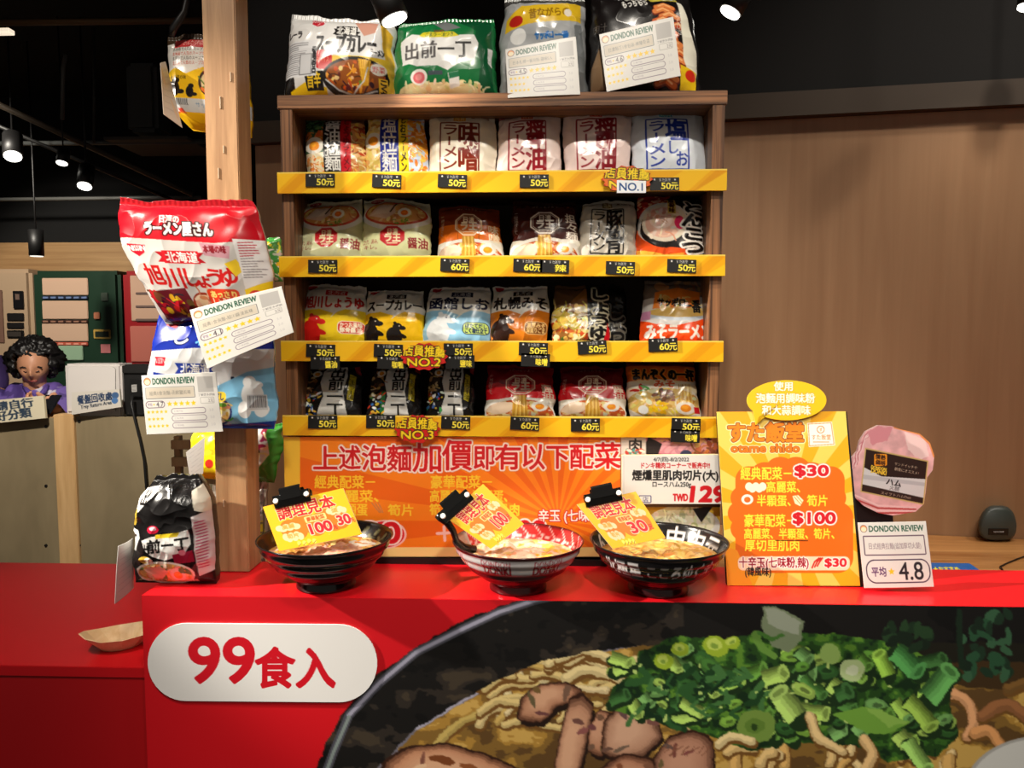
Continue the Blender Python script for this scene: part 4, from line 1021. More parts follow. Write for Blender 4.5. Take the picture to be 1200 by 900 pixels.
for u, v, t, w, r in [(650, 312, '辣', 'second black tag under the dark brown pack, without a figure', 2), (381, 425, '醬油', 'hanging second black tag under the red-bear pack', 0), (459, 425, '咖喱', 'hanging second black tag under the two black bears', 2), (539, 424, '鹽味', 'hanging second black tag beside the second-place badge', 0), (627.5, 422, '味噌', 'hanging second black tag under the brown-bear pack', 2), (803, 511, '味噌', 'hanging second black tag under the lowest orange pack', 2)]:
    price_tag(u, v, t, w, r, True)

# ------------------------------------------------------------------ ranking badges
def badge(cx, cy, w, h, no, lab, card=False):
    c = Cv(cx - w, cy - h, 2 * w, 2 * h, 3.4, (200, 30, 24))
    out = [(cx + w / 2 * (1 + .07 * (-1) ** k) * cos(a), cy + h / 2 * (1 + .07 * (-1) ** k) * sin(a)) for k, a in enumerate(np.linspace(0, 2 * pi, 28, endpoint=False))]
    if card: c.ell(cx, cy, w * .5, h * .5, (226, 110, 40))
    c.T('店員推薦', cx - w * .46, cy - h * .42, cx + w * .46, cy + h * .0, (246, 212, 30), b=1.6, oc=(40, 18, 10), ow=.8, rot=3)
    c.T(no, cx - w * .37, cy + h * .06, cx + w * .37, cy + h * .36, (246, 212, 30), b=1.5, oc=(40, 18, 10), ow=.8)
    b = shape_slab('rank_badge', c, out, ((0, YS - 0.021, 0), (0, 1, 0)), 0.006, (150, 24, 20), printed(0.4), nr=24)
    tag(b, lab, 'badge', 'rank badges on the rails')
    if card:
        d = Cv(0, 0, 36, 15, 5, (236, 238, 240)); d.T('NO.1', 3, 3, 32, 12.4, (24, 70, 130), b=1.1)
        k = slab('number_card', d, [(723, 211), (757, 212), (757, 226), (723, 226)], ((0, YS - 0.024, 0), (0, 1, 0)), 0.0015, (230, 230, 230), printed(0.5), b, res=2.4, design=(0, 0, 36, 15))
        k['label'] = 'white number card'
badge(735, 210, 57, 31, 'NO.1', 'red and yellow first-place badge with a white number card, on the highest rail', True)
badge(497, 418, 53, 31, 'NO.2', 'red burst badge for second place, on the third rail')
badge(489, 503, 51, 32, 'NO.3', 'red burst badge for third place, on the lowest rail')

# ================================================================== UNDER THE SHELF: POSTERS
CARD = printed(0.42)
PP = ((0, YS - 0.004, 0), (0, 1, 0))
c = Cv(325, 508, 410, 155, 3.2, (236, 104, 14))
c.rays(655, 610, 26, (246, 132, 22), R=600); c.rect(325, 508, 352, 663, (244, 196, 60)); c.rect(325, 641, 740, 652.5, (246, 222, 140)); c.rect(325, 652.5, 740, 663, (24, 18, 16))
hx = [(367, 523, 398, 551), (398, 522, 424, 550), (425, 522, 454, 551), (455, 522, 484, 552), (485, 519, 519, 553), (520, 516, 555, 551), (556, 522, 581, 550), (581, 521, 612, 550), (612, 520, 640, 550), (641, 521, 668, 549), (668, 521, 697, 549), (697, 519, 728, 549)]
for ch, (x0, y0, x1, y1) in zip('上述泡麵加價即有以下配菜', hx): c.T(ch, x0, y0, x1, y1, (206, 24, 30), b=2.6, oc=(250, 226, 216), ow=1.6, oc2=(206, 190, 180), ow2=2.0)
GOLD = (250, 206, 50)
for t, a in [('經典配菜－', (369, 557, 441, 572)), ('高麗菜、', (388, 574, 445, 588)), ('半顆蛋', (392, 590, 432, 604)), ('筍片', (456, 591, 486, 604)), ('豪華配菜－', (506, 557, 578, 572)), ('高麗菜、半顆蛋、', (505, 574, 596, 588)), ('筍片、厚切里肌肉', (505, 590, 610, 604))]: c.T(t, *a, GOLD, b=1.5)
for k in range(3): c.line([(437 + k * 4, 589), (446 + k * 2, 600)], 1.6, (206, 130, 70))
c.ell(452, 626, 26, 17, (214, 24, 34)); c.ell(452, 626, 26, 17, (246, 200, 190), inner=.9); c.T('$30', 400, 612, 470, 640, (214, 24, 34), b=5, oc=(250, 226, 216), ow=2.2); c.T('$100', 575, 610, 640, 636, (214, 24, 34), b=5, oc=(250, 226, 216), ow=2.2)
c.line([(514, 625), (530, 624)], 3.6, (246, 200, 190)); c.line([(522, 617), (523, 633)], 3.6, (246, 200, 190)); c.T('辛玉 (七味粉,辣)', 632, 597, 724, 611, (250, 236, 226), b=1.2, oc=(206, 30, 30), ow=1)
po = thing('topping_poster', 'orange poster of extra toppings with a red heading, below the lowest yellow rail', 'poster', (-0.17, YS - 0.004, ZT))
slab('poster_panel', c, [(332.5, 512), (727, 512), (727, 653), (335, 653)], PP, 0.003, (236, 110, 20), CARD, po, res=1.9)
box('foot_strip', -0.50, 0.343, YS - 0.006, YS - 0.0005, ZT + 0.0002, float(onplane(480, 653.5, *PP)[2]), mat((16, 14, 14), 0.5), po)

# photo poster beside it
c = Cv(720, 505, 135, 160, 2.8, (196, 150, 120)); c.food(725, 510, 850, 545, [(206, 120, 130), (190, 96, 106), (120, 60, 60), (210, 140, 100), (60, 40, 40)], 120, 6, 3)
for k in range(7): c.ell(778 + k * 8, 524 + (k % 3) * 3, 12, 6, (214 - k * 4, 134, 146), -25); c.ell(779 + k * 8, 523 + (k % 3) * 3, 9, 4, (226, 158, 166), -25)
c.food(812, 515, 846, 540, [(210, 120, 70), (226, 160, 110), (150, 80, 50)], 40, 5, 8); c.ell(804, 533, 7, 6, (50, 54, 84)); c.poly([(760, 512), (776, 520), (770, 536), (752, 530)], (40, 30, 30)); c.rect(728, 513, 757, 532, (222, 206, 196)); c.T('肉', 736, 514, 752, 530, (50, 40, 40), b=1.4); c.food(729, 527, 756, 534, [(206, 60, 50), (90, 150, 140), (230, 220, 210)], 20, 3, 4)
c.rect(720, 588, 856, 665, (196, 150, 40)); c.poly([(820, 592), (846, 592), (846, 650), (826, 652)], (246, 206, 60)); c.ell(800, 616, 44, 24, (238, 236, 226)); c.ell(798, 612, 40, 18, (226, 222, 190)); c.food(765, 600, 832, 624, [(236, 232, 200), (216, 206, 160), (246, 240, 220), (190, 190, 140)], 70, 5, 9); c.poly([(812, 596), (836, 592), (822, 612)], (24, 22, 20)); c.rect(720, 588, 856, 594, (90, 60, 30)); c.rect(720, 652.5, 856, 665, (24, 18, 16))
tag(slab('photo_poster', c, [(727.4, 512), (845, 511), (843, 653), (727.4, 653)], PP, 0.003, (170, 120, 90), CARD, res=1.6), 'photo poster with sliced meat and a pale noodle bowl, behind the white price sign', 'poster')

# white meat price sign
c = Cv(722, 528, 130, 70, 4.4, (232, 230, 226))
c.T('4/7(四)-8/2/2022', 766, 535.5, 812, 541, (90, 88, 90), b=.6); c.T('ドンキ精肉コーナーで販売中!!', 750, 542, 832, 549, (196, 30, 40), b=.8); c.T('煙燻里肌肉切片(大)', 741, 551, 842, 563, (24, 22, 24), b=1.9); c.T('ロースハム250g', 764, 564, 810, 571, (50, 48, 50), b=.7)
c.rr(749, 581, 763, 589, 1, (60, 70, 130), lw=1); c.T('店', 753, 582, 760, 588.5, (60, 70, 130), b=.5); c.T('TWD', 789, 579, 806, 587, (206, 22, 34), b=2); c.T('129', 810, 570, 850, 588, (206, 22, 34), b=6, skew=.12)
c.line([(731, 528), (731, 598)], .6, (206, 204, 200))
s_ = slab('price_sign', c, [(729, 534), (846, 533), (846, 590.5), (729, 590.5)], ((0, YS - 0.022, 0), (0, 1, 0)), 0.012, (238, 224, 180), CARD, res=2.2)
tag(s_, 'white sign with black and red prices for sliced smoked pork, behind the third bowl', 'sign')

# ================================================================== MENU BOARD, BUBBLE
nM = np.array([0, -cos(radians(13)), sin(radians(13))]); pM = Pz(930, 687, ZT + 0.0008); MP = (pM, nM)
c = Cv(832, 474, 184, 222, 4.0, (236, 168, 20)); c.rays(925, 600, 15, (240, 202, 90), R=400, off=.3)
for q in np.linspace(0, 2 * pi, 18, endpoint=False): c.ell(924 + 54 * cos(q), 603 + 52 * sin(q), 17, 15, (226, 104, 10))
c.rr(862, 548, 990, 660, 16, (226, 104, 10)); c.rr(867, 590, 1000, 672, 18, (226, 104, 10)); c.poly([(846, 640), (864, 646), (884, 690), (848, 690)], (240, 150, 30))
c.T('すた飯堂', 852, 496, 942, 519, (244, 130, 20), b=4.6, oc=(120, 60, 10), ow=.8, oc2=(252, 232, 170), ow2=2); c.T('otame shido', 857, 521.5, 937, 531, (240, 120, 20), b=2.6, oc=(120, 60, 10), ow=.5, oc2=(252, 232, 170), ow2=1.4)
c.poly([(946, 496), (975, 494.5), (979, 523), (948, 525)], (246, 240, 226)); c.line([(947.5, 497.5), (974, 496), (977.5, 521.5), (949, 523.5), (947.5, 497.5)], .9, (236, 130, 60)); c.ell(962, 504, 4.6, 4.6, (236, 110, 40), inner=.8); c.T('す', 959.5, 501.5, 964.5, 506.5, (236, 110, 40), b=.5); c.T('すた飯堂', 951, 510, 974, 516.5, (236, 100, 30), b=.6); c.rect(953, 518.5, 972, 519.4, (236, 130, 60))
YT = (253, 226, 60)
RO = dict(oc=(252, 236, 226), ow=1.4, oc2=(236, 140, 120), ow2=2.0)
for t, a in [('經典配菜－', (868, 549, 928, 564)), ('高麗菜、', (898, 566, 938, 579)), ('半顆蛋、', (887, 582, 927, 595)), ('筍片', (946, 582, 970, 595)), ('豪華配菜－', (872, 604.5, 932, 619)), ('高麗菜、半顆蛋、筍片、', (872, 621, 978, 633)), ('厚切里肌肉', (873, 634, 937, 647))]: c.T(t, *a, YT, b=1.3 if '、' in t or '片' in t else 1.7)
c.T('$30', 932, 547, 971, 561, (206, 18, 34), b=4, **RO); c.T('$100', 930, 602.5, 979, 617, (206, 18, 34), b=4, **RO)
for k in range(5): c.ell(878 + k * 4, 572 + (k % 2) * 2, 4.5, 5, (250, 240, 210))
egg(c, 876, 587, 7, (214, 100, 30)); c.poly([(929, 583), (936, 582), (942, 588), (938, 595), (932, 592)], (250, 236, 190)); c.line([(931, 584), (939, 593)], .8, (200, 140, 60)); c.line([(934, 583), (940, 590)], .8, (200, 140, 60))
c.rr(865, 653, 996, 669, 6, (250, 214, 180)); c.T('十辛玉(七味粉,辣)', 866, 654, 948, 666, (150, 16, 40), b=1.3, oc=(252, 240, 230), ow=.9); c.T('(韓風味)', 873, 665.5, 904, 675.5, (30, 20, 20), b=.8); c.T('$30', 967, 655.5, 992, 666, (206, 18, 34), b=2.6, oc=(252, 236, 226), ow=1)
for k in range(3): c.line([(952 + k * 3, 666 - k), (955 + k * 3, 659), (960 + k * 2, 655)], 1.8, (196, 40, 30))
mb = thing('menu_board', 'yellow menu board with an orange price panel, leaning on the counter beside the third bowl', 'menu board', pM)
slab('menu_panel', c, [(840, 482.5), (991, 482), (1008, 686.5), (852.5, 686)], MP, 0.003, (240, 200, 90), CARD, mb, res=2.1)
pB = pM - nM * 0.0032
slab('backing_board', Cv(830, 470, 190, 220, .3, (18, 16, 16)), [(840.5, 483), (992.5, 482.6), (1012, 687.5), (852.5, 687)], (pB, nM), 0.012, (18, 16, 16), CARD, mb, res=.1)
hb = Py(930, 600, 1.47); prism('easel_leg', [(1.405, 1.06), (1.41, 1.06), (1.475, ZT + 0.0005), (1.465, ZT + 0.0005)], 'x', float(pM[0]) - .03, float(pM[0]) + .03, mat((18, 16, 16), .6), mb)
c = Cv(868, 440, 108, 60, 4, (232, 186, 10))
bub = [(922 + 46.5 * cos(q), 469 + 23.5 * sin(q)) for q in np.linspace(radians(125), radians(125 - 338), 60)] + [(886, 498), (889, 489)]
for t, a in [('使用', (907, 447.5, 929, 458)), ('泡麵用調味粉', (886, 461, 955, 472.5)), ('和大蒜調味', (893, 475, 950, 486.5))]: c.T(t, *a, (252, 248, 226), b=1.1, oc=(206, 150, 20), ow=.7)
tag(shape_slab('speech_bubble_sign', c, bub, (pM + nM * 0.006, nM), 0.004, (236, 200, 60), CARD, centre=(918, 470)), 'yellow speech bubble sign fixed to the upper edge of the menu board', 'sign')

# ================================================================== HAM SIGN, RATING CARD
yh = 1.42; HP = ((0, yh, 0), (0, -1, .06)); s8 = 1 / 4.09
def q8(x, y): return (980 + x * s8, 480 + y * s8)
hs = thing('ham_sign', 'ham shaped cut-out sign with a dark label, standing beside the menu board', 'sign', Pz(1030, 680, ZT))
c = Cv(990, 494, 112, 118, 4, (230, 176, 178)); c.mottle(.06, .12)
for k in range(6): c.line([q8(62 + k * 9, 300 - k * 10), q8(84 + k * 10, 210 - k * 14), q8(150 + k * 12, 110 - k * 6)], 1.3, (240, 206, 206) if k % 2 else (206, 120, 130))
c.poly([q8(150, 105), q8(200, 80), q8(268, 84), q8(240, 150), q8(170, 170)], (218, 142, 152)); c.poly([q8(330, 110), q8(420, 140), q8(450, 220), q8(400, 240), q8(340, 190)], (238, 204, 202)).warp(1.2, .15, 3); c.line([q8(280, 84), q8(400, 116), q8(450, 165), q8(470, 225)], 3, (226, 140, 80))
for k in range(4): c.line([q8(90 + k * 12, 410 + k * 24), q8(200, 460 + k * 12), q8(380, 470 + k * 8)], 2, (190, 70, 70) if k % 2 else (240, 200, 200))
lb = [q8(138, 182), q8(442, 245), q8(420, 458), q8(115, 395)]
c.poly(lb, (206, 176, 110)); L = lambda x, y: (lb[0][0] * (1 - x) * (1 - y) + lb[1][0] * x * (1 - y) + lb[2][0] * x * y + lb[3][0] * (1 - x) * y, lb[0][1] * (1 - x) * (1 - y) + lb[1][1] * x * (1 - y) + lb[2][1] * x * y + lb[3][1] * (1 - x) * y)
c.poly([L(.02, .03), L(.98, .03), L(.98, .97), L(.02, .97)], (44, 24, 18)); c.poly([L(.02, .44), L(.3, .56), L(.98, .42), L(.98, .84), L(.02, .82)], (214, 212, 214)); c.poly([L(.02, .6), L(.98, .5), L(.98, .58), L(.02, .7)], (190, 188, 192)); c.poly([L(.02, .84), L(.98, .86), L(.98, .97), L(.02, .97)], (50, 28, 22))
x, y = L(.26, .2); c.rr(x - 7.5, y - 7, x + 7.5, y + 7, 2, (236, 150, 30)); c.T('情熱', x - 6, y - 6, x + 6, y - .2, (60, 30, 14), b=.7, rot=10); c.T('価格', x - 6, y + .4, x + 6, y + 6.2, (60, 30, 14), b=.7, rot=10)
x, y = L(.25, .45); c.T('DONDON', x - 9, y - 5, x + 9, y - 1.4, (240, 200, 60), b=.8, rot=11); c.T('DONKI', x - 9, y - 1.4, x + 9, y + 3.6, (240, 200, 60), b=1.4, rot=11)
x, y = L(.68, .24); c.T('サンドイッチや', x - 15, y - 3.6, x + 12, y + .2, (226, 206, 180), b=.4, rot=11); c.T('朝食にオススメ！', x - 15, y + 2.6, x + 14, y + 6.6, (226, 206, 180), b=.4, rot=11)
x, y = L(.5, .64); c.T('ハム', x - 9, y - 4, x + 9, y + 4, (30, 26, 30), b=.9, rot=11); x, y = L(.52, .76); c.T('火腿', x - 6, y - 2.6, x + 6, y + 2.6, (60, 54, 58), b=.5, rot=11); x, y = L(.55, .91); c.T('スイフトハムDeli', x - 18, y - 1.8, x + 18, y + 1.8, (220, 200, 180), b=.3, rot=10)
ho = [q8(*p) for p in ((140, 105), (200, 75), (270, 80), (300, 92), (400, 115), (450, 160), (470, 220), (462, 290), (436, 325), (428, 400), (420, 452), (380, 490), (270, 508), (200, 495), (130, 460), (90, 420), (65, 340), (60, 280), (75, 230), (100, 200), (112, 150))]
shape_slab('ham_panel', c, ho, HP, 0.006, (226, 190, 186), CARD, hs, res_ := None) if False else shape_slab('ham_panel', c, ho, HP, 0.006, (226, 190, 186), CARD, hs, nr=90)
slab('stand_plate', Cv(985, 590, 80, 110, .3, (16, 15, 15)), [(994, 575), (1045, 570), (1050, 683), (1010, 684)], ((0, yh + 0.012, 0), (0, -1, .06)), 0.006, (16, 15, 15), CARD, hs, res=.1)
wf = Pz(1030, 681, ZT); box('stand_foot', wf[0] - .035, wf[0] + .035, yh - .005, yh + 0.045, ZT + .0005, ZT + .006, mat((16, 15, 15), .5), hs)


def stars(c, x, y, n, r, gap, frac=0.5):
    for k in range(n): c.star(x + k * gap, y, r, (240, 196, 30))


def card_design(title, score, big=False):
    c = Cv(0, 0, 120, 92 if not big else 104, 3.4, (222, 218, 212))
    c.ell(9, 10, 6, 6, (236, 150, 90)); c.ell(9, 11, 4.6, 4, (246, 226, 190)); c.ell(9, 10, 6, 6, (90, 70, 60), inner=.88)
    c.T('DONDON REVIEW', 18, 5.5, 86 if not big else 114, 15, (30, 84, 60), b=1.5)
    if big:
        c.rr(7, 22, 113, 52, 1, (90, 64, 84), lw=1.6); c.T(title, 14, 33, 106, 43, (130, 110, 120), b=.6)
        c.rr(7, 60, 116, 96, 15, (70, 48, 72), lw=2); c.T('平均', 15, 71, 40, 86, (90, 50, 100), b=1.6); c.star(49, 78.5, 6, (240, 196, 30)); c.T(score, 62, 64, 104, 92, (40, 34, 40), b=1.6); return c
    c.rect(90, 6, 114, 30, (180, 176, 172)); c.T('了解更多評論', 89, 32, 115, 36, (110, 106, 106), b=.4); c.rr(92, 38, 113, 47, 1, (150, 146, 140), lw=.5); c.T('2元', 104, 39.5, 112, 46, (120, 110, 110), b=.3)
    c.rr(5, 20, 84, 37, 1, (80, 76, 70), lw=.8); c.rr(6, 21, 83, 36, 1, (206, 194, 176)); c.T(title, 11, 25.5, 78, 32, (130, 126, 118), b=.4)
    c.rr(4, 41, 34, 51, 4.8, (90, 60, 80), lw=1); c.T('平均', 6.5, 43.5, 14, 48.6, (90, 50, 100), b=.4); c.star(17, 46, 1.8, (240, 196, 30)); c.T(score, 21, 42, 32, 50, (50, 40, 50), b=.7)
    stars(c, 42, 46, 5, 4.6, 9.6)
    for j in range(3): stars(c, 7, 57.5 + j * 11, 5 - (j == 1), 3.2, 7); c.rr(44, 53.4 + j * 11, 98, 61.6 + j * 11, 4, (110, 90, 110), lw=.8); c.T('口味評語', 48, 56 + j * 11, 62, 59 + j * 11, (170, 160, 165)); c.T('5.0', 104, 55.5 + j * 11, 110, 59.5 + j * 11, (190, 186, 186))
    return c


c = card_design('日式經典拉麵(追加厚切火腿)', '4.8', True)
rc = slab('rating_card', c, [(1005.7, 612.5), (1085.5, 611), (1095.5, 688), (1013.5, 689.5)], ((0, 1.362, ZT), (0, -1, .16)), 0.0012, (232, 228, 226), CARD, res=2.2, curl=0.003, design=(0, 0, 120, 104))
tag(rc, 'white rating card reading 4.8, propped below the ham sign', 'card')

# ================================================================== SCANNER, LEAFLET, CABLE
sc = thing('barcode_scanner', 'dark grey handheld barcode scanner lying on the wood counter', 'scanner', Pz(1175, 637, ZW))
C0 = Pz(1174, 637, ZW); DG = mat((58, 64, 60), 0.42)
V = []; NS = 26; secs = [(-.012, .84, .84), (-.006, .98, .97), (.006, 1.02, 1.02), (.03, 1.0, .96), (.055, .8, .8), (.08, .5, .62), (.10, .36, .5)]
for (dy, kx, kz) in secs:
    for k in range(NS):
        a = 2 * pi * k / NS; px_, pz_ = cos(a), sin(a); px_ = np.sign(px_) * abs(px_) ** .62; pz_ = np.sign(pz_) * abs(pz_) ** (.62 if pz_ < 0 else .85)
        w_ = .046 * (1 - .16 * max(0, pz_)); h_ = .048 if pz_ > 0 else .038
        V.append(C0 + np.array([px_ * w_ * kx + dy * .5, dy + .02, .041 + pz_ * h_ * kz - (0 if pz_ < 0 else dy * .08)]))
F = [[i * NS + k, i * NS + (k + 1) % NS, (i + 1) * NS + (k + 1) % NS, (i + 1) * NS + k] for i in range(len(secs) - 1) for k in range(NS)] + [list(range(NS))[::-1], [(len(secs) - 1) * NS + k for k in range(NS)]]
mk('scanner_head', np.array(V), F, DG, sc)
c = Cv(0, 0, 60, 24, 5, (14, 14, 15)); c.T('symbol', 16, 8, 46, 16, (190, 190, 192), b=.8)
f0 = C0 + np.array([-.006, .0065, 0]); pl = [f0 + np.array([x, -.0006, z]) for x, z in ((-.024, .036), (.024, .036), (.024, .02), (-.024, .02))]
slab('scan_window', c, pl, None, 0.002, (14, 14, 15), printed(.15), sc, res=1.8, design=(0, 0, 60, 24))
tube('scanner_grip', [C0 + np.array(p) for p in ((.035, .10, .05), (.075, .125, .045), (.13, .15, .032), (.17, .165, .024))], [.022, .024, .021, .017], mat((40, 44, 42), .45), sc, 16)
pts = [Pz(u, v, ZW + .003) for u, v in ((1206, 650), (1192, 655), (1180, 660), (1172, 664), (1176, 669), (1190, 673), (1208, 676))]
tag(tube('cable', pts, .0018, mat((14, 14, 14), .4), n=8), 'thin black cable looping on the wood counter near the scanner', 'cable')
c = Cv(1088, 655, 76, 24, 4, (24, 96, 176)); c.T('★おすすめ', 1096, 660, 1136, 667, (250, 226, 60), b=1.4); c.T('ラーメン', 1102, 667.5, 1146, 675, (240, 244, 250), b=1.4)
lf = [Pz(*p, ZW + .0012) for p in ((1088, 659.5), (1136, 660), (1166, 680), (1086, 682))]
tag(slab('leaflet', c, lf, None, 0.001, (220, 226, 230), CARD, res=1.5, design=(1088, 655, 1164, 679)), 'blue and yellow leaflet lying on the wood counter by the rating card', 'leaflet')

# ================================================================== BOWLS
def ramen_bowl(u, R, ocv, icv, scv, seed, label):
    P = Py(u, 655, 1.366); cx, cy = P[0], 1.366
    t = thing('ramen_bowl', label, 'bowl', (cx, cy, ZT))
    k = R / .12
    out = [(.0, .005), (.046, .005), (.0475, .0), (.052, .0), (.0525, .004), (.0495, .016), (.054, .020), (.064, .0235), (.075, .030), (.086, .039), (.097, .051), (.107, .064), (.114, .076), (.1185, .0855), (.12, .088)]
    o = np.array(out); n = 70; L = np.concatenate([[0], np.cumsum(np.hypot(*np.diff(o, axis=0).T))]); l = np.linspace(0, L[-1], n)
    r = np.interp(l, L, o[:, 0]); z = np.interp(l, L, o[:, 1])
    rip = np.where((z > .02) & (z < .084), .0013 * np.sin((z - .02) / .064 * 2 * pi * 4), 0); r = r + rip * .8; z = z - rip * .5
    inn = np.array([(.1185, .0892), (.1165, .088), (.112, .077), (.105, .064), (.094, .05), (.08, .037), (.06, .026), (.0, .02)]); m = 36
    Li = np.concatenate([[0], np.cumsum(np.hypot(*np.diff(inn, axis=0).T))]); li = np.linspace(0, Li[-1], m); ri, zi = np.interp(li, Li, inn[:, 0]), np.interp(li, Li, inn[:, 1])
    N = 520; deg = np.linspace(0, 360, N, endpoint=False); a = np.radians(deg - 180)
    def ringpts(r_, z_): return np.stack([cx + k * r_[:, None] * np.sin(a), cy - k * r_[:, None] * np.cos(a), np.repeat(ZT + .0006 + k * z_[:, None], N, 1)], -1)
    G = np.concatenate([ringpts(r[1:], z[1:]), ringpts(ri[:-1], zi[:-1])])
    vo = (1 - l / L[-1]) * 60; Co = ocv.sample(np.tile(deg, (n - 1, 1)), np.repeat(vo[1:, None], N, 1)); Ci = icv.sample(np.tile((540 - deg) % 360, (m - 1, 1)), np.repeat((li / Li[-1] * 60)[:-1, None], N, 1))
    Cc = np.concatenate([Co, Ci]); H = len(G); I = np.arange(H * N).reshape(H, N)
    q = np.stack([I[:-1], np.roll(I[:-1], -1, 1), np.roll(I[1:], -1, 1), I[1:]], -1).reshape(-1, 4)
    mk('bowl_body', G.reshape(-1, 3), [q, I[0][::-1].tolist(), I[-1].tolist()], printed(.18, 0), t, Cc.reshape(-1, 3))
    # contents
    zr = .066; rs = np.interp(-zr, -inn[::-1, 1][::-1], inn[:, 0]) - .0015
    rr_, aa = np.meshgrid(np.linspace(0.01, 1, 44), np.linspace(0, 2 * pi, 120, endpoint=False), indexing='ij'); x, y = rr_ * np.cos(aa), rr_ * np.sin(aa)
    h = .005 * np.clip(1 - rr_ ** 4, 0, 1) * (1 + 1.2 * fbm(x * 5 + seed, y * 5, seed, 3))
    S = np.stack([cx + k * rs * x, cy + k * rs * y, ZT + k * (zr - .004 + h)], -1); I = np.arange(S.shape[0] * 120).reshape(-1, 120)
    q = np.stack([I[:-1], I[1:], np.roll(I[1:], -1, 1), np.roll(I[:-1], -1, 1)], -1).reshape(-1, 4)
    mk('soup_and_noodles', S.reshape(-1, 3), [q, I[0][::-1].tolist()], printed(.25), t, scv.sample(50 + 50 * x, 50 - 50 * y).reshape(-1, 3))
    return t

oc1 = Cv(0, 0, 360, 60, 2, (20, 18, 19)); ic1 = Cv(0, 0, 360, 60, 2, (22, 20, 20))
for x0 in (215, 300, 130):
    c_ = (96, 92, 66)
    ic1.line([(x0 - 26, 8), (x0, 12), (x0 + 26, 10)], .8, c_)
    for k in range(7): ic1.ell(x0 - 24 + k * 8, 7 + (k % 2) * 5, 4.6, 1.8, c_, 35 if k % 2 else -35)
sp = [(214, 150, 90), (190, 120, 66), (236, 196, 150), (150, 90, 50), (226, 176, 120)]
s1 = Cv(0, 0, 100, 100, 3, (176, 110, 60)); s1.food(0, 0, 100, 100, sp + NOOD, 240, 5, 3); s1.ell(60, 60, 26, 20, (226, 176, 150)); s1.food(38, 44, 82, 78, [(236, 196, 176), (214, 150, 126)], 40, 4, 2); egg(s1, 78, 34, 12)
ramen_bowl(382, .1225, oc1, ic1, s1, 2, 'black ridged ramen bowl with a leaf pattern inside, nearest the wooden post')
oc2_ = Cv(0, 0, 360, 60, 3, (86, 14, 20)); oc2_.rect(0, 0, 360, 2, (60, 16, 20)); oc2_.rect(0, 2, 360, 15, (206, 200, 200)); oc2_.rect(0, 15, 360, 17, (150, 60, 60))
for x0 in (96, 148, 196, 250): oc2_.T('DONDON', x0, 3.4, x0 + 27, 7, (150, 20, 34), b=.7); oc2_.T('DONKI', x0, 7.2, x0 + 27, 14, (150, 20, 34), b=2.4)
ic2 = Cv(0, 0, 360, 60, 3, (206, 204, 202)); ic2.rect(0, 0, 360, 1.6, (60, 16, 20)); ic2.rect(120, 1.6, 300, 30, (206, 50, 50)); ic2.rect(0, 24, 360, 30, (60, 56, 56))
for k in range(12): ic2.line([(120 + k * 15, 1.6), (130 + k * 15, 10), (116 + k * 15, 24)], 1, (240, 206, 200)); ic2.line([(112 + k * 15, 8 + k % 3), (128 + k * 15, 12), (140 + k * 15, 9)], .9, (240, 206, 200))
s2 = Cv(0, 0, 100, 100, 3, (236, 206, 160)); s2.food(0, 0, 100, 100, [(244, 216, 180), (236, 190, 130), (246, 226, 200), (240, 176, 110)], 280, 5, 4); s2.ell(50, 54, 34, 30, (244, 206, 180)); s2.food(18, 26, 82, 82, [(246, 218, 196), (236, 180, 130), (244, 170, 70)], 70, 4, 6); s2.food(70, 20, 96, 80, [(240, 170, 50), (246, 200, 90)], 30, 5, 8)
ramen_bowl(607, .1190, oc2_, ic2, s2, 5, 'red and white ramen bowl with red lettering on its rim band and a black spoon')
oc3 = Cv(0, 0, 360, 60, 3, (52, 10, 14)); oc3.rect(0, 0, 360, 22, (22, 20, 21))
oc3.T('北極星', 118, 5, 156, 17, (226, 220, 220), b=1.3); oc3.T('こころゆくまで', 160, 5, 236, 17, (226, 220, 220), b=1.4); oc3.T('召し上がれ', 238, 5, 296, 17, (226, 220, 220), b=1.3); oc3.T('すた飯堂', 40, 5, 90, 17, (226, 220, 220), b=1.3)
ic3 = Cv(0, 0, 360, 60, 3, (26, 24, 25)); ic3.T('すた由中元', 150, 3, 262, 19, (220, 216, 214), b=2.2); ic3.T('らめん', 60, 3, 130, 19, (220, 216, 214), b=2.2)
s3 = Cv(0, 0, 100, 100, 3, (206, 156, 80)); s3.food(0, 0, 100, 100, [(226, 180, 96), (206, 150, 70), (240, 206, 130), (190, 126, 50), (236, 190, 110)], 320, 5, 7, .5)
ramen_bowl(771.5, .1235, oc3, ic3, s3, 8, 'black ramen bowl with white lettering inside and out, beside the menu board')

# spoon in the second bowl
sp_ = thing('soup_spoon', 'black soup spoon resting over the rim of the red and white bowl', 'spoon', Py(530, 625, 1.36))
h0 = [Py(u, v, y) for u, v, y in ((512, 603, 1.34), (517, 607, 1.34), (524, 612, 1.34), (531, 622, 1.345), (535, 634, 1.35), (543, 641, 1.36), (556, 645, 1.37))]
tube('handle', h0, [.006, .0075, .007, .006, .006, .007, .009], mat((20, 19, 19), .25), sp_, 12)
b0 = h0[-1] + np.array([.014, .006, -.004]); bm = bmesh.new(); bmesh.ops.create_uvsphere(bm, u_segments=20, v_segments=12, radius=1)
for v in bm.verts: v.co = Vector((b0[0] + v.co.x * .024, b0[1] + v.co.y * .019, b0[2] + (v.co.z * .010 if v.co.z < 0 else -v.co.z * .006)))
bm_obj('spoon_bowl', bm, mat((20, 19, 19), .25), sp_, True)

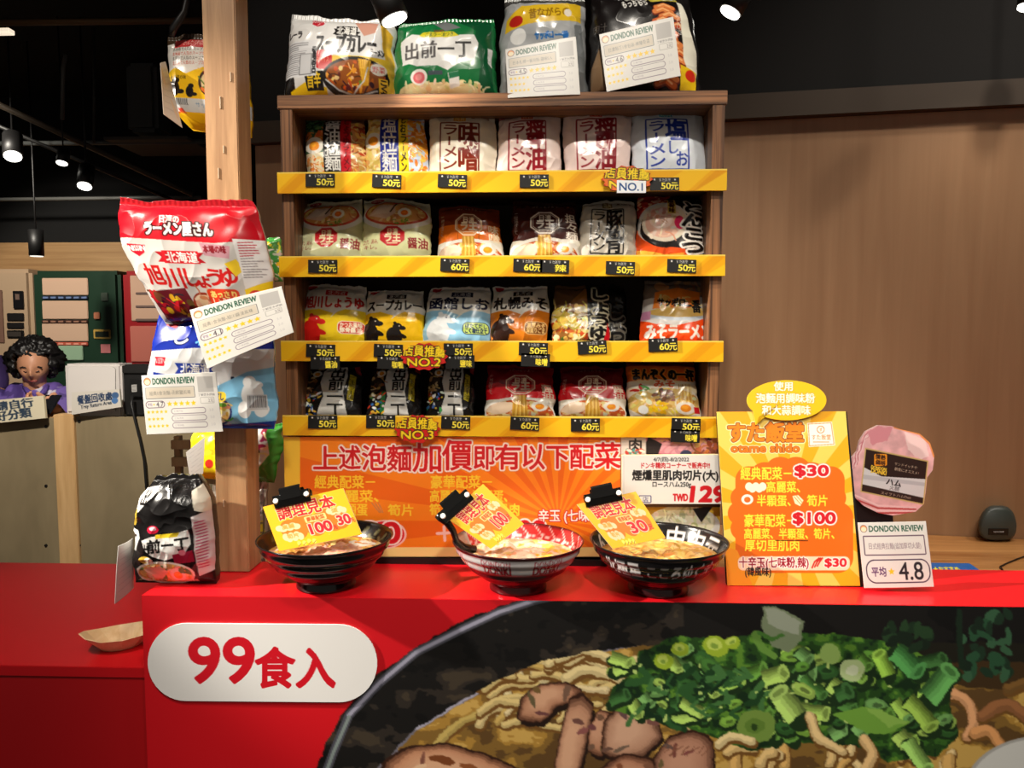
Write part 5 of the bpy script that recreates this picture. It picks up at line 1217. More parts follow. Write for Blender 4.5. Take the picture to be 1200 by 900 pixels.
# ------------------------------------------------------------------ sample cards held by clips
def sample_card(quad, rot, label, price, y0, tilt, clip_c, clip_lab, one=False):
    n = np.array([0, -cos(radians(tilt)), sin(radians(tilt))]); vb = max(p[1] for p in quad); p0 = Py(quad[3][0], vb, y0)
    c = Cv(0, 0, 100, 62, 4.6, (238, 176, 10)); g = random.Random(3)
    for k in range(14): c.ell(g.uniform(0, 100), g.uniform(0, 62), 1, 1, (240, 190, 60))
    for k in range(9): c.ell(22 + k * 7.4, 36 + 5 * sin(k * 1.9), 12, 12, (222, 112, 16))
    c.T('調理見本', 13, 4, 84, 23, (200, 16, 26), b=2.2, oc=(236, 206, 150), ow=.8)
    CR = (226, 196, 150)
    def blob(x, y, w, h):
        for k in range(6): c.ell(x + (k - 2.5) * w / 6, y + (k % 2) * h * .25, w / 5, h / 2, CR)
    blob(20, 33, 24, 8); blob(82, 25, 20, 8); c.rr(42, 25.5, 68, 33.5, 1.5, (250, 206, 130)); c.T('豪華配菜' if not one else '經典配菜', 44, 26.5, 66, 32.5, (190, 80, 20), b=.7); blob(22, 46, 20, 10)
    c.T('高麗', 13, 30, 28, 36, (226, 150, 60), b=.7); c.T('蛋', 76, 22.5, 84, 28, (226, 150, 60), b=.7); c.T('筍片', 15, 43, 29, 49, (226, 150, 60), b=.7)
    if one: c.T(price, 52, 35, 82, 49, (206, 18, 34), b=3.6, oc=(236, 200, 170), ow=1.1); c.T('元', 84, 42, 91, 49, (206, 18, 34), b=.8)
    else: c.T('100', 44, 36, 70, 49, (206, 18, 34), b=3.4, oc=(236, 200, 170), ow=1.1); c.T('元', 71, 43, 76, 49, (206, 18, 34), b=.7); c.T('30', 79, 33, 94, 45, (206, 18, 34), b=3.2, oc=(236, 200, 170), ow=1.1); c.T('元', 94, 39, 99, 45, (206, 18, 34), b=.6)
    for k in range(4): c.ell(26 + k * 6, 57 + k % 2, 2.4, 3, (252, 226, 90)); c.line([(24 + k * 6, 61), (28 + k * 6, 58)], .8, (90, 50, 20))
    o = slab('sample_card', c, quad, (p0, n), 0.005, (240, 226, 196), CARD, res=2.3, design=(0, 0, 100, 62)); tag(o, label, 'card')
    W = onplane(np.array([p[0] for p in quad], float), np.array([p[1] for p in quad], float), p0, n)
    ex = W[1] - W[0]; ex /= np.linalg.norm(ex); ey = np.cross(n, ex); ey /= np.linalg.norm(ey); ey = ey if ey[2] > 0 else -ey
    cc = W[0] + ex * clip_c - n * 0.0025
    t = thing('binder_clip', clip_lab, 'clip', cc); BK = mat((18, 18, 18), .22)
    def pr(name, prof, x0, x1, m, bev=.0006):
        bm = bmesh.new(); A = [bm.verts.new((cc + ex * x0 + ey * a + n * b)[:]) for a, b in prof]; B = [bm.verts.new((cc + ex * x1 + ey * a + n * b)[:]) for a, b in prof]; k = len(prof)
        bm.faces.new(A); bm.faces.new(B[::-1])
        for i in range(k): bm.faces.new((A[i], A[(i + 1) % k], B[(i + 1) % k], B[i]))
        bmesh.ops.recalc_face_normals(bm, faces=bm.faces[:]); bmesh.ops.bevel(bm, geom=bm.edges[:], offset=bev, segments=2, affect='EDGES', clamp_overlap=True)
        return bm_obj(name, bm, m, t)
    pr('spring_body', [(-.010, .003), (-.009, .0055), (.004, .012), (.012, .0135), (.014, 0), (.012, -.0135), (.004, -.012), (-.009, -.0055), (-.010, -.003), (.011, -.006), (.011, .006)], -.033, .033, BK)
    pr('front_handle', [(.001, .012), (.010, .0150), (.020, .0185), (.0235, .015), (.0235, .011), (.019, .0135), (.010, .0125)], -.019, .019, BK)
    pr('rear_handle', [(.002, -.012), (.010, -.0145), (.019, -.016), (.022, -.010), (.022, -.006), (.018, -.011), (.010, -.0125)], -.019, .019, BK)
    for s in (-1, 1):
        e = cc + ex * (s * .028) + ey * .002 + n * .0105; tag(cyl('end_cap', e - n * .002, e + n * .0035 + ey * .001, .0046, mat((214, 214, 210), .3), t, 14), 'silver end cap')

sample_card([(308, 594), (402, 572), (424, 626), (327, 646)], 0, 'yellow sample card clipped over the black leaf-patterned bowl', '100', 1.318, 22, .055, 'black binder clip on the sample card nearest the wooden post')
sample_card([(522, 606), (566, 567), (614, 614), (575, 643)], -42, 'yellow sample card tilted steeply over the red and white bowl', '100', 1.312, 22, .026, 'black binder clip on the steeply tilted sample card', True)
sample_card([(676, 591), (745, 576), (780, 630), (718, 643)], 0, 'yellow sample card over the black bowl beside the menu board', '30', 1.315, 22, .048, 'black binder clip on the sample card nearest the menu board', True)

# ================================================================== POST AND THE BAGS HUNG ON IT
wp = thing('wooden_post', 'square light wood post carrying hung noodle packs, beside the shelf', 'post', (-0.592, 1.465, ZT))
bmx = box_bm(-0.622, -0.5605, 1.43, 1.495, ZT + .0005, 3.299, 0.002); bm_obj('post_shaft', bmx, wood((150, 108, 72), (204, 160, 116), (55, 55, 3.2), .45, 5, .25), wp)
g = random.Random(5)
for k, (u, v, L) in enumerate(((258, 120, 16), (262, 175, 10), (256, 203, 14), (270, 90, 12), (262, 590, 10))):
    p = Py(u, v, 1.4292); tag(box('tape_scrap', p[0] - .0008, p[0] + .0012, 1.4284, 1.4299, p[2] - L * .0007, p[2] + L * .0007, mat((206, 180, 150), .5), wp, .0003), 'torn white tape scrap')

def multipack_a():
    c = Cv(0, 0, 100, 100, 4.5, (206, 200, 194)); R_ = (214, 18, 34)
    c.poly([(0, 0), (100, 0), (100, 30), (70, 34), (0, 31)], R_); c.poly([(0, 0), (100, 0), (100, 5), (0, 3)], (170, 14, 28)); c.poly([(76, 6), (100, 4), (100, 30), (80, 32)], (190, 14, 30))
    c.T('日清の', 34, 13, 48, 19, (246, 230, 226), b=.8); c.T('ラーメン屋さん', 23, 18, 70, 29, (250, 244, 240), b=2.4, oc=(60, 10, 14), ow=1)
    c.poly([(8, 36), (22, 37), (20, 43), (15, 46), (10, 42)], (196, 24, 44)); c.T('NISSIN', 9, 37.5, 21, 41.5, WHT, b=.6)
    c.poly([(28, 42), (62, 42), (58, 46), (62, 50), (28, 50), (32, 46)], (190, 20, 34)); c.rect(33, 41, 58, 51, (206, 24, 36)); c.T('北海道', 35, 42, 57, 50, WHT, b=1)
    for ch, x, y, s in (('旭', 14, 52, 14), ('川', 28, 54, 14), ('し', 41, 54, 13), ('ょ', 51, 58, 10), ('う', 58, 54, 12), ('ゆ', 68, 53, 13)): c.T(ch, x, y, x + s, y + s * 1.15, (196, 24, 24), b=2.4)
    c.poly([(60, 34), (80, 36), (78, 46), (62, 44)], (206, 150, 160)); c.T('本場の味', 62, 36, 77, 42, (140, 30, 40), b=.6)
    c.poly([(74, 50), (82, 46), (86, 54), (80, 60)], (240, 200, 40)); c.poly([(82, 30), (100, 30), (100, 100), (86, 100), (84, 60)], (232, 226, 224)); c.poly([(84, 70), (100, 62), (100, 82), (86, 90)], (244, 206, 40)); c.ell(91, 76, 5, 6, (214, 60, 40))
    g = random.Random(3)
    for j in range(14): c.line([(85, 33 + j * 2.1), (85 + g.uniform(7, 13), 32 + j * 2.1)], .8, (190, 70, 80) if j < 6 else (150, 140, 140))
    c.poly([(6, 74), (40, 70), (44, 100), (6, 100)], (110, 30, 40)); c.food(6, 74, 44, 98, [(200, 30, 40), (60, 30, 50), (240, 190, 50), (110, 60, 40)], 40, 4, 4); c.ell(52, 84, 11, 11, (150, 50, 30)); c.ell(52, 84, 9, 9, (226, 190, 150)); c.food(45, 77, 60, 91, MEAT, 20, 3, 2); c.rr(56, 70, 80, 84, 3, (220, 60, 30)); c.T('あっさり', 58, 71.5, 78, 77, (250, 220, 120), b=.8); c.T('しょうゆ味', 58, 77, 78, 83, (250, 236, 200), b=.8); return c
bag('noodle_multipack', 'large red and white noodle multipack hung highest on the wooden post', 'instant noodles', pxquad(((141, 234), (297, 238), (322, 384), (196, 380)), 1.372, 1.378), multipack_a(), T=.042, seed=51, edge=(206, 190, 180), wr=.006, back=.04, p=3.2,
    outl=lambda t: (-.11 * np.sin(pi * np.clip(t, 0, 1)) * (1 - .2 * t), 1 + .03 * np.sin(pi * t)), group='noodle multipacks on the wooden post')

def multipack_b():
    c = Cv(0, 0, 100, 100, 4.2, (206, 206, 206)); BL = (22, 44, 150)
    c.poly([(0, 0), (100, 0), (100, 36), (40, 36), (0, 40)], BL); c.poly([(8, 12), (24, 13), (20, 22), (10, 20)], (196, 24, 44)); c.T('NISSIN', 9, 13.5, 23, 18, WHT, b=.6); c.T('し', 18, 20, 34, 34, (220, 226, 240), b=1.4, oc=(16, 20, 60), ow=.7); c.T('北海', 40, 24, 58, 34, (120, 200, 240), b=1.4)
    c.poly([(6, 44), (16, 44), (15, 51), (7, 51)], (196, 24, 44)); c.T('NISSIN', 6.5, 45, 15.5, 49, WHT, b=.4); c.poly([(24, 48), (56, 48), (53, 52.5), (56, 57), (24, 57), (27, 52.5)], (28, 50, 140)); c.T('北海道', 29, 48.6, 52, 56.4, WHT, b=1.2); c.poly([(6, 56), (22, 58), (22, 64), (6, 62)], (28, 50, 140))
    c.T('函館しお', 20, 58, 78, 76, (26, 30, 60), b=3.6)
    c.poly([(56, 66), (80, 54), (100, 50), (100, 100), (40, 100), (48, 84)], (126, 186, 220)); c.poly([(0, 94), (30, 92), (60, 97), (100, 93), (100, 100), (0, 100)], (30, 60, 150))
    for x, y, rx, ry in ((84, 72, 8, 11), (82, 62, 5, 5), (87, 64, 5, 3), (78, 84, 5, 7), (90, 84, 5, 6), (84, 80, 9, 5)): c.ell(x, y, rx, ry, (240, 240, 238))
    c.rect(80, 72, 94, 84, (206, 206, 206)); [c.line([(81 + k * 1.3, 73), (81 + k * 1.3, 82)], .6, (60, 60, 64)) for k in range(10)]
    c.ell(58, 86, 10, 11, (40, 60, 120)); c.ell(58, 86, 8.4, 9.4, (236, 224, 190)); c.food(51, 79, 65, 93, NOOD + [(90, 150, 60), (220, 140, 110)], 24, 3, 4); c.rr(46, 70, 64, 78, 3, (240, 210, 60)); c.T('うまだし', 48, 71, 62, 77, (30, 40, 110), b=.8); return c
bag('noodle_multipack', 'blue and white noodle multipack with a white bear, hung below the red and white one', 'instant noodles', pxquad(((190, 352), (316, 356), (323, 503), (174, 500)), 1.392, 1.392), multipack_b(), T=.026, seed=57, edge=(120, 170, 210), wr=.0055, back=.035, p=3.2,
    outl=lambda t: (-.02 * np.sin(pi * t), 1 + .02 * np.sin(pi * t)), group='noodle multipacks on the wooden post')

RVG = 'white review cards hung on noodle packs'
def review(q, ys, title, score, lab, curl=.006, seed=0):
    W = np.array([Py(p[0], p[1], y) for p, y in zip(q, ys)])
    o = slab('review_card', card_design(title, score), W, None, .0008, (226, 222, 218), printed(.38), res=2.2, curl=curl, design=(0, 0, 120, 92)); tag(o, lab, 'card', RVG)
review(((221, 363), (329, 335), (343, 389), (241, 432)), (1.318, 1.322, 1.312, 1.306), '經典1食泡麵-旭川醬油風味', '4.1', 'white review card with rating 4.1, tilted across the red and white multipack')
review(((164.5, 440), (252, 436), (259.5, 506), (170, 509.5)), (1.335, 1.338, 1.33, 1.325), '經典1食泡麵-函館鹽風味', '4.7', 'white review card with rating 4.7 hanging on the blue and white multipack')
review(((592, 57), (675, 42), (680, 110), (595, 114)), (1.515, 1.515, 1.496, 1.496), '日本札幌一番泡麵-鹽味5入', '4.5', 'white review card on the clear yellow-banded multipack on the shelf top', .003)
review(((702, 40), (789, 19), (798, 88), (711, 107)), (1.515, 1.51, 1.495, 1.497), '日清麵王1食包裝-辣豬骨湯', '4.6', 'white review card tilted on the black sausage pack on the shelf top', .003)

# black multipack standing on the counter
def multipack_black():
    c = Cv(0, 0, 100, 110, 4, (22, 20, 20)); c.poly([(0, 12), (30, 8), (34, 14), (12, 34), (0, 36)], (222, 218, 214)); c.poly([(84, 16), (100, 10), (100, 38), (88, 34)], (214, 206, 190))
    c.poly([(84, 40), (100, 36), (100, 96), (86, 100)], (200, 190, 190)); g = random.Random(2); [c.line([(87, 46 + j * 3), (96, 45 + j * 3)], 1, (160, 40, 80)) for j in range(16)]
    c.ell(36, 51, 8, 4, (214, 24, 60)); c.ell(36, 50, 5, 2, (246, 200, 206)); c.poly([(0, 50), (14, 52), (18, 60), (10, 74), (0, 76)], (230, 228, 224)); c.T('丁', 0, 56, 12, 70, BLK, b=2.6)
    c.poly([(22, 62), (34, 58), (60, 56), (80, 52), (82, 66), (74, 76), (50, 82), (36, 78), (26, 72)], (232, 230, 226)); c.T('前一丁', 30, 60, 80, 73, BLK, b=2.8, rot=-4); c.T('出', 20, 66, 32, 76, BLK, b=2); c.poly([(40, 56), (70, 54), (68, 58), (40, 60)], (220, 190, 40))
    c.poly([(60, 76), (84, 72), (84, 84), (62, 86)], (150, 30, 60)); c.ell(72, 74, 4, 3, (230, 130, 150)); c.ell(26, 82, 9, 4, (206, 170, 60)); c.ell(30, 82, 5, 3, (240, 230, 210))
    c.ell(46, 97, 36, 14, (230, 222, 210)); c.ell(46, 97, 33, 12, (206, 160, 96)); c.setclip([(46 + 33 * cos(a), 97 + 12 * sin(a)) for a in np.linspace(0, 6.2, 24)]); c.food(14, 86, 78, 108, NOOD + [(236, 206, 180), (226, 180, 150), (100, 150, 70)], 90, 5, 4); c.poly([(22, 92), (44, 88), (52, 94), (40, 104), (26, 102)], (236, 206, 180)); egg(c, 62, 98, 9); c.food(66, 88, 78, 96, [(70, 130, 60)], 12, 3, 6, 0); c.setclip(None); c.T('豚骨スープ', 20, 103, 46, 108, (236, 226, 210), b=.6); c.T('黒マー油風味', 54, 103, 84, 108, (236, 226, 210), b=.8)
    c.T('出', 10, 12, 22, 28, BLK, b=2); c.ell(6, 40, 4, 8, (206, 170, 60)); return c
bag('noodle_multipack', 'black noodle multipack with a gathered neck, standing on the red counter by the post', 'instant noodles', pxquad(((172, 557), (243, 553), (254, 690), (156, 692)), 1.372, 1.362, ZT + .0012), multipack_black(), T=.046, seed=61, edge=(24, 22, 22), wr=.007, back=.045, p=3.0,
    outl=lambda t: (.16 * np.clip(1 - t * 4.5, 0, 1) ** 1.3 - .03 * np.sin(pi * t), 1 - .16 * np.clip(1 - t * 4.5, 0, 1) ** 1.3 + .02 * np.sin(pi * t)), group='noodle multipacks on the wooden post')
bn = Py(210, 562, 1.37); prism('tmp', [(0, 0), (1, 0), (0, 1)], 'x', 0, 1, mat((1, 1, 1))) if False else None
cd_ = Cv(0, 0, 60, 80, 2, (214, 212, 208)); [cd_.line([(8, 12 + j * 9), (52, 10 + j * 9)], 1, (190, 188, 186)) for j in range(7)]
W = np.array([Py(139.5, 640, 1.318), Py(157, 631, 1.375), Py(159, 689, 1.375), Py(136.5, 708, 1.316)])
tag(slab('review_card', cd_, W, None, .0008, (214, 212, 208), CARD, res=1.5, curl=.003, design=(0, 0, 60, 80)), 'white review card seen from its edge, beside the black multipack on the counter', 'card', RVG)

# packs hung behind the post
def soupcurry_side():
    c = Cv(0, 0, 100, 120, 3.2, (228, 222, 214)); c.poly([(0, 0), (100, 0), (100, 10), (0, 14)], (60, 44, 30)); c.rect(12, 8, 52, 20, (196, 60, 60)); c.T('かんたん料理', 22, 9, 50, 17, (250, 226, 210), b=.7)
    for j in range(4): c.T('北海道で人気のスープカレー', 10, 20 + j * 6, 60, 25 + j * 6, (60, 50, 40) if j % 2 == 0 else (190, 60, 40), b=.5)
    c.poly([(0, 50), (14, 46), (30, 54), (50, 46), (100, 48), (100, 84), (0, 84)], (244, 196, 24)); c.T('北海道の味', 8, 56, 30, 61, (40, 30, 20), b=.6)
    for x, y, s in ((14, 72, 1), (34, 76, .7)): c.ell(x, y, 7 * s, 10 * s, (26, 20, 18)); c.ell(x + 2, y - 10 * s, 5 * s, 4 * s, (26, 20, 18)); c.ell(x + 8 * s, y + 4 * s, 5 * s, 3 * s, (26, 20, 18))
    c.ell(62, 64, 17, 18, (60, 40, 30)); c.ell(62, 64, 14, 15, (226, 200, 150)); c.food(50, 52, 74, 76, MIX, 40, 4, 3); c.rect(0, 84, 100, 100, (206, 212, 214)); [c.line([(4 + k * 2, 85), (4 + k * 2, 92)], 1, (70, 70, 72)) for k in range(14)]; c.T('サッポロ製', 40, 88, 70, 94, (90, 130, 170), b=.5); c.rect(0, 100, 100, 120, (236, 186, 24)); c.T('札幌', 4, 96, 20, 102, (200, 60, 40), b=.8); return c
bag('noodle_multipack', 'yellow and white noodle multipack hung behind the post near the ceiling', 'instant noodles', pxquad(((197, 40), (290, 40), (296, 162), (198, 150)), 1.556, 1.556), soupcurry_side(), T=.03, seed=63, edge=(206, 160, 30), wr=.004, back=.03, p=3,
    outl=lambda t: (.3 * np.clip((t - .75) / .25, 0, 1) ** 1.2, 1 + 0 * t), group='noodle multipacks behind the wooden post')
hk = [Py(u, v, 1.53) for u, v in ((218, -40), (219, 0), (216, 14), (210, 24), (203, 34), (201, 42))]
tag(tube('hanging_strap', hk, [.005, .006, .006, .008, .008, .006], mat((20, 18, 18), .3), n=10), 'twisted black strap from which the yellow multipack hangs', 'strap')
W = np.array([Py(188, 74, 1.50), Py(194, 72, 1.53), Py(214, 150, 1.53), Py(192, 134, 1.50)]); tag(slab('review_card', cd_, W, None, .0008, (214, 200, 180), CARD, res=1.2, design=(0, 0, 60, 80)), 'blank edge of a review card beside the yellow hanging multipack', 'card', RVG)
cg = Cv(0, 0, 100, 60, 2.6, (236, 214, 30)); cg.poly([(40, 0), (100, 0), (100, 60), (60, 60)], (206, 204, 200)); cg.food(60, 4, 90, 50, [(150, 40, 70), (206, 206, 200), (90, 60, 40), (226, 200, 160)], 40, 5, 3); cg.poly([(84, 0), (100, 0), (100, 60), (70, 60), (90, 30)], (60, 140, 50)); cg.ell(24, 40, 5, 5, (206, 50, 40)); cg.rect(66, 20, 78, 40, (236, 232, 226)); cg.food(0, 0, 30, 30, [(240, 240, 60), (220, 200, 40)], 12, 5, 2, 0)
bag('noodle_multipack', 'yellow and green noodle multipack behind the post, below the blue and white one', 'instant noodles', pxquad(((226, 502), (334, 496), (324, 566), (228, 560)), 1.60, 1.60), cg, T=.03, seed=65, edge=(190, 190, 40), wr=.005, back=.025, group='noodle multipacks behind the wooden post')
W = np.array([Py(240, 512, 1.555), Py(218, 530, 1.55), Py(223, 564, 1.55), Py(238, 555, 1.555)])[[1, 0, 3, 2]]
tag(slab('review_card', cd_, W, None, .0008, (214, 208, 200), CARD, res=1.2, design=(0, 0, 60, 80)), 'pale review card edge on the yellow and green multipack', 'card', RVG)
ck = Cv(0, 0, 100, 70, 2.4, (170, 160, 146)); ck.food(50, 0, 100, 70, [(206, 196, 186), (120, 110, 100), (90, 70, 60), (226, 190, 60)], 60, 6, 4); [ck.line([(70, 10 + j * 5), (96, 10 + j * 5)], 1.2, (90, 84, 80)) for j in range(10)]
bag('noodle_multipack', 'grey printed noodle multipack behind the post foot, next to the poster', 'instant noodles', pxquad(((248, 572), (314, 568), (314, 650), (250, 652)), 1.60, 1.60, ZW - .08), ck, T=.02, seed=66, edge=(150, 140, 130), wr=.004, back=.02, group='noodle multipacks behind the wooden post')
cq = Cv(0, 0, 100, 100, 2.4, (70, 150, 70)); cq.food(60, 0, 100, 100, [(226, 226, 220), (60, 140, 60), (240, 220, 60), (190, 200, 190)], 60, 6, 4)
bag('noodle_multipack', 'green and white noodle multipack sliver between the post and the shelf side', 'instant noodles', pxquad(((262, 284), (329, 276), (331, 330), (264, 330)), 1.565, 1.565), cq, T=.02, seed=68, edge=(90, 150, 90), wr=.004, back=.02, group='noodle multipacks behind the wooden post')

# ================================================================== WOODEN FOOD BOAT
PC = mat((226, 200, 158), .6); ctr = Pz(142, 757, ZL); ang = radians(32)
def tb(x, y, z): return (ctr[0] + x * cos(ang) - y * sin(ang), ctr[1] + x * sin(ang) + y * cos(ang), ZL + .0008 + z)
ol = lambda L, Wd, z, up: [tb(L * a, Wd * b, z + up * abs(a) ** 3) for a, b in ((-1, 0), (-.86, -.5), (-.5, -.86), (0, -1), (.5, -.86), (.86, -.5), (1, 0), (.86, .5), (.5, .86), (0, 1), (-.5, .86), (-.86, .5))]
lo_, up_ = ol(.036, .026, 0, 0), ol(.072, .047, .026, .012); li_, ui_ = ol(.034, .024, .0016, 0), ol(.069, .044, .026, .012)
V = lo_ + up_ + ui_ + li_; n = 12; F = [list(range(n))[::-1], [3 * n + k for k in range(n)]]
for r in range(3): F += [[r * n + k, r * n + (k + 1) % n, (r + 1) * n + (k + 1) % n, (r + 1) * n + k] for k in range(n)]
tag(mk('food_boat', np.array(V), F, wood((206, 170, 120), (236, 212, 172), (40, 6, 40), .55, 3, .25), smooth=False), 'small empty wooden food boat lying on the lower red counter', 'food tray')

# ================================================================== THE SHOP BEHIND
DK = mat((13, 12, 12), .5); DK2 = mat((20, 19, 18), .5)
# ------------------------------------------------------------------ service counter of plywood panels
YB = 3.0
def X(u, v=480, y=YB): return float(Py(u, v, y)[0])
def Z(u, v, y=YB): return float(Py(u, v, y)[2])
zc = Z(70, 487)
sv = thing('service_counter', 'plywood panelled service counter behind the shop display, with tray return signs on it', 'counter', (X(120), YB + .25, 0))
PLY = wood((118, 104, 78), (146, 130, 100), (6, 30, 2), .6, 3, .3); PLYL = wood((186, 146, 96), (214, 176, 126), (30, 30, 3), .55, 3, .25)
box('plywood_panel', X(-60), X(61.5), YB + .012, YB + .03, 0, zc - .012, PLY, sv, .001); box('plywood_panel', X(86), X(300), YB + .012, YB + .03, 0, zc - .006, PLY, sv, .001)
box('corner_post', X(62), X(85.5), YB, YB + .06, 0, zc + .004, PLYL, sv, .002)
box('counter_ledge', X(-60), X(300), YB + .031, YB + .155, zc - .045, zc - .012, PLYL, sv, .002)
for u, v in ((52, 500), (91, 494), (52, 640), (91, 640), (52, 570)): p = Py(u, v, YB); cyl('screw', (p[0], YB + .0085, p[2]), (p[0], YB + .0125, p[2]), .006, DK, sv, 10)
def flat(name, cv, quad, y, th, edge, lab, cat, group=None, lean=.1, res=1.6):
    p0 = Py(quad[3][0], quad[3][1], y); return tag(slab(name, cv, quad, (p0, (0, -1, lean)), th, edge, CARD, res=res, design=(0, 0, cv.w, cv.h)), lab, cat, group)
c = Cv(0, 0, 110, 56, 3, (206, 196, 170)); c.T('請自行', 46, 4, 96, 26, (40, 56, 74), b=3, rot=-4); c.T('做好分類', 30, 28, 92, 52, (40, 56, 74), b=3, rot=-4); c.T('用餐後', 4, 8, 44, 28, (40, 56, 74), b=3, rot=-4)
flat('sorting_sign', c, [(-46, 473), (51, 463.5), (53.5, 490), (-46, 500)], 2.965, .012, (190, 180, 150), 'cream sign asking people to sort their rubbish, in front of the person in purple', 'sign')
c = Cv(0, 0, 120, 56, 3, (196, 190, 180)); c.T('餐盤回收處', 14, 8, 100, 32, (30, 50, 80), b=3.4, rot=-2); c.T('Tray Return Area', 22, 34, 98, 47, (40, 50, 64), b=1.6, rot=-2); c.ell(108, 18, 9, 10, (60, 90, 130)); c.ell(106, 34, 8, 9, (70, 110, 160))
flat('tray_return_sign', c, [(84, 460), (140, 456), (142, 477), (84, 486)], 2.975, .01, (180, 176, 160), 'small tray return sign leaning on the white box', 'sign')
wb = thing('white_box', 'white plastic equipment box on the service counter, behind the tray return sign', 'box', (X(104), YB + .1, zc - .012))
box('box_body', X(70), X(137), YB + .04, YB + .15, zc - .0115, Z(104, 427), mat((196, 190, 186), .45), wb, .008)
c = Cv(0, 0, 10, 10, 1, (206, 200, 196)); rr_o = [(84 + 4 * cos(q), 434 + 4 * sin(q)) for q in np.linspace(pi, 1.5 * pi, 6)] + [(131 + 4 * cos(q), 434 + 4 * sin(q)) for q in np.linspace(-pi / 2, 0, 6)] + [(135, 482), (80, 482)]
shape_slab('box_face', Cv(70, 420, 80, 70, 1, (206, 200, 196)), rr_o, ((0, YB + .034, 0), (0, 1, 0)), .006, (150, 146, 142), printed(.45), wb, nr=4)
kb = thing('card_terminal', 'black electronic terminal with a hanging cable, beside the white box', 'terminal', (X(158), YB + .1, zc - .006))
box('terminal_body', X(139), X(185), YB + .04, YB + .15, zc - .0055, Z(158, 428), DK, kb, .006); box('terminal_top', X(140), X(184), YB + .03, YB + .039, Z(158, 438), Z(158, 429), DK2, kb, .002)
c = Cv(0, 0, 20, 24, 4, (170, 168, 164)); [c.line([(3, 4 + k * 4), (17, 4 + k * 4)], 1, (60, 60, 62)) for k in range(5)]; box('socket', X(149), X(163), YB + .022, YB + .039, Z(156, 466), Z(156, 445), mat((16, 16, 16), .4), kb, .003)
slab('type_label', c, [(154, 451), (160, 450.5), (160.5, 459), (154.5, 459.5)], ((0, YB + .0215, 0), (0, 1, 0)), .0008, (170, 168, 164), CARD, kb, res=2, design=(0, 0, 20, 24))
cb = [Py(u, v, YB + y) for u, v, y in ((155, 464, .01), (154, 474, -.01), (158, 492, -.015), (164, 515, -.012), (169, 540, -.01), (171, 566, -.008), (174, 600, -.006))]
tube('cable', cb, .005, mat((14, 14, 14), .5), kb, 8)
# small slatted wooden rack
rk = thing('slatted_rack', 'small slatted wooden rack low behind the hung multipacks', 'rack', (X(232, 600, 2.5), 2.5, 0))
x0, x1 = X(203, 560, 2.5), X(262, 560, 2.5)
for k in range(5): z = Z(220, 520 + k * 20, 2.5); box('rack_board', x0, x1, 2.49, 2.51, z - .018, z + .012, PLYL, rk, .001)
for x in (x0, x1 - .02): box('rack_post', x, x + .02, 2.511, 2.535, 0, Z(220, 512, 2.5), PLYL, rk, .001)

# ------------------------------------------------------------------ vending machines along the far wall
YV = 5.75
def vend(u0, u1, vt, col, name_l, build):
    t = thing('vending_machine', name_l, 'vending machine', ((X(u0, 400, YV) + X(u1, 400, YV)) / 2, YV + .2, 0), 'vending machines on the far wall')
    box('cabinet', X(u0, 400, YV), X(u1, 400, YV), YV, YV + .41, 0.0, Z((u0 + u1) / 2, vt, YV), mat(col, .35), t, .03)
    build(t); return t
def win(t, n, u0, v0, u1, v1, col, dy=.012, rough=.3, emit=0, bev=.004):
    return box(n, X(u0, v0, YV), X(u1, v0, YV), YV - dy, YV - .0005, Z(u0, v1, YV), Z(u0, v0, YV), mat(col, rough, 0, emit), t, bev)
def green(t):
    for k, (a, b) in enumerate(((326, 343), (352.5, 371), (379, 397))):
        win(t, 'display_window', 50, a, 103.5, b + 3, (206, 172, 146), .012, .35)
        p = win(t, 'button_row', 50, b + 4, 104, b + 8, (40, 44, 60) if k == 0 else (60, 40, 36) if k == 1 else (190, 90, 70), .016)
        for j in range(6): win(t, 'button', 52 + j * 9, b + 4.8, 58 + j * 9, b + 7, [(110, 130, 170), (150, 110, 90), (230, 150, 130)][k], .02, .3, 0, .001)
    win(t, 'coin_panel', 110, 386, 130, 397, (196, 160, 80), .01); win(t, 'panel_display', 112, 388, 128.5, 395.5, (40, 50, 40), .014); win(t, 'coin_knob', 111, 366, 118, 374, (190, 120, 90), .02); win(t, 'price_plate', 119, 343, 127, 353, (70, 80, 70), .014)
    win(t, 'sticker', 118, 403, 130, 414, (196, 120, 120), .006); win(t, 'delivery_flap', 62, 405, 98, 422, (150, 180, 150), .016)
vend(40, 142, 317, (28, 54, 38), 'dark green vending machine with three lit product rows', green)
def beige(t):
    win(t, 'payment_reader', 16, 341, 28, 362, (20, 20, 22), .016); win(t, 'reader_screen', 19, 344, 25, 352, (110, 90, 80), .02)
    for a, b in ((367, 376), (378, 385), (387, 396)): win(t, 'button_panel', 9, a, 28.5, b, (30, 28, 28), .014)
    win(t, 'keypad', 10, 388, 27, 395, (60, 54, 50), .018); win(t, 'product_shelf', -30, 340, 3, 402, (120, 90, 76), .008); win(t, 'coin_slot', 16, 402, 24, 408, (40, 36, 34), .012)
vend(-70, 38.5, 315, (176, 150, 122), 'beige vending machine with black payment panels', beige)
def redm(t):
    win(t, 'display_window', 153, 323, 205, 376, (196, 160, 136), .012)
    for v in (344, 359.5, 375): win(t, 'button_row', 160, v - 1.5, 200, v + 1.5, (110, 90, 84), .018)
    win(t, 'front_picture', 153, 382, 205, 424, (190, 110, 96), .012)
vend(144.5, 240, 317, (150, 24, 30), 'red vending machine half hidden by the hung noodle multipacks', redm)

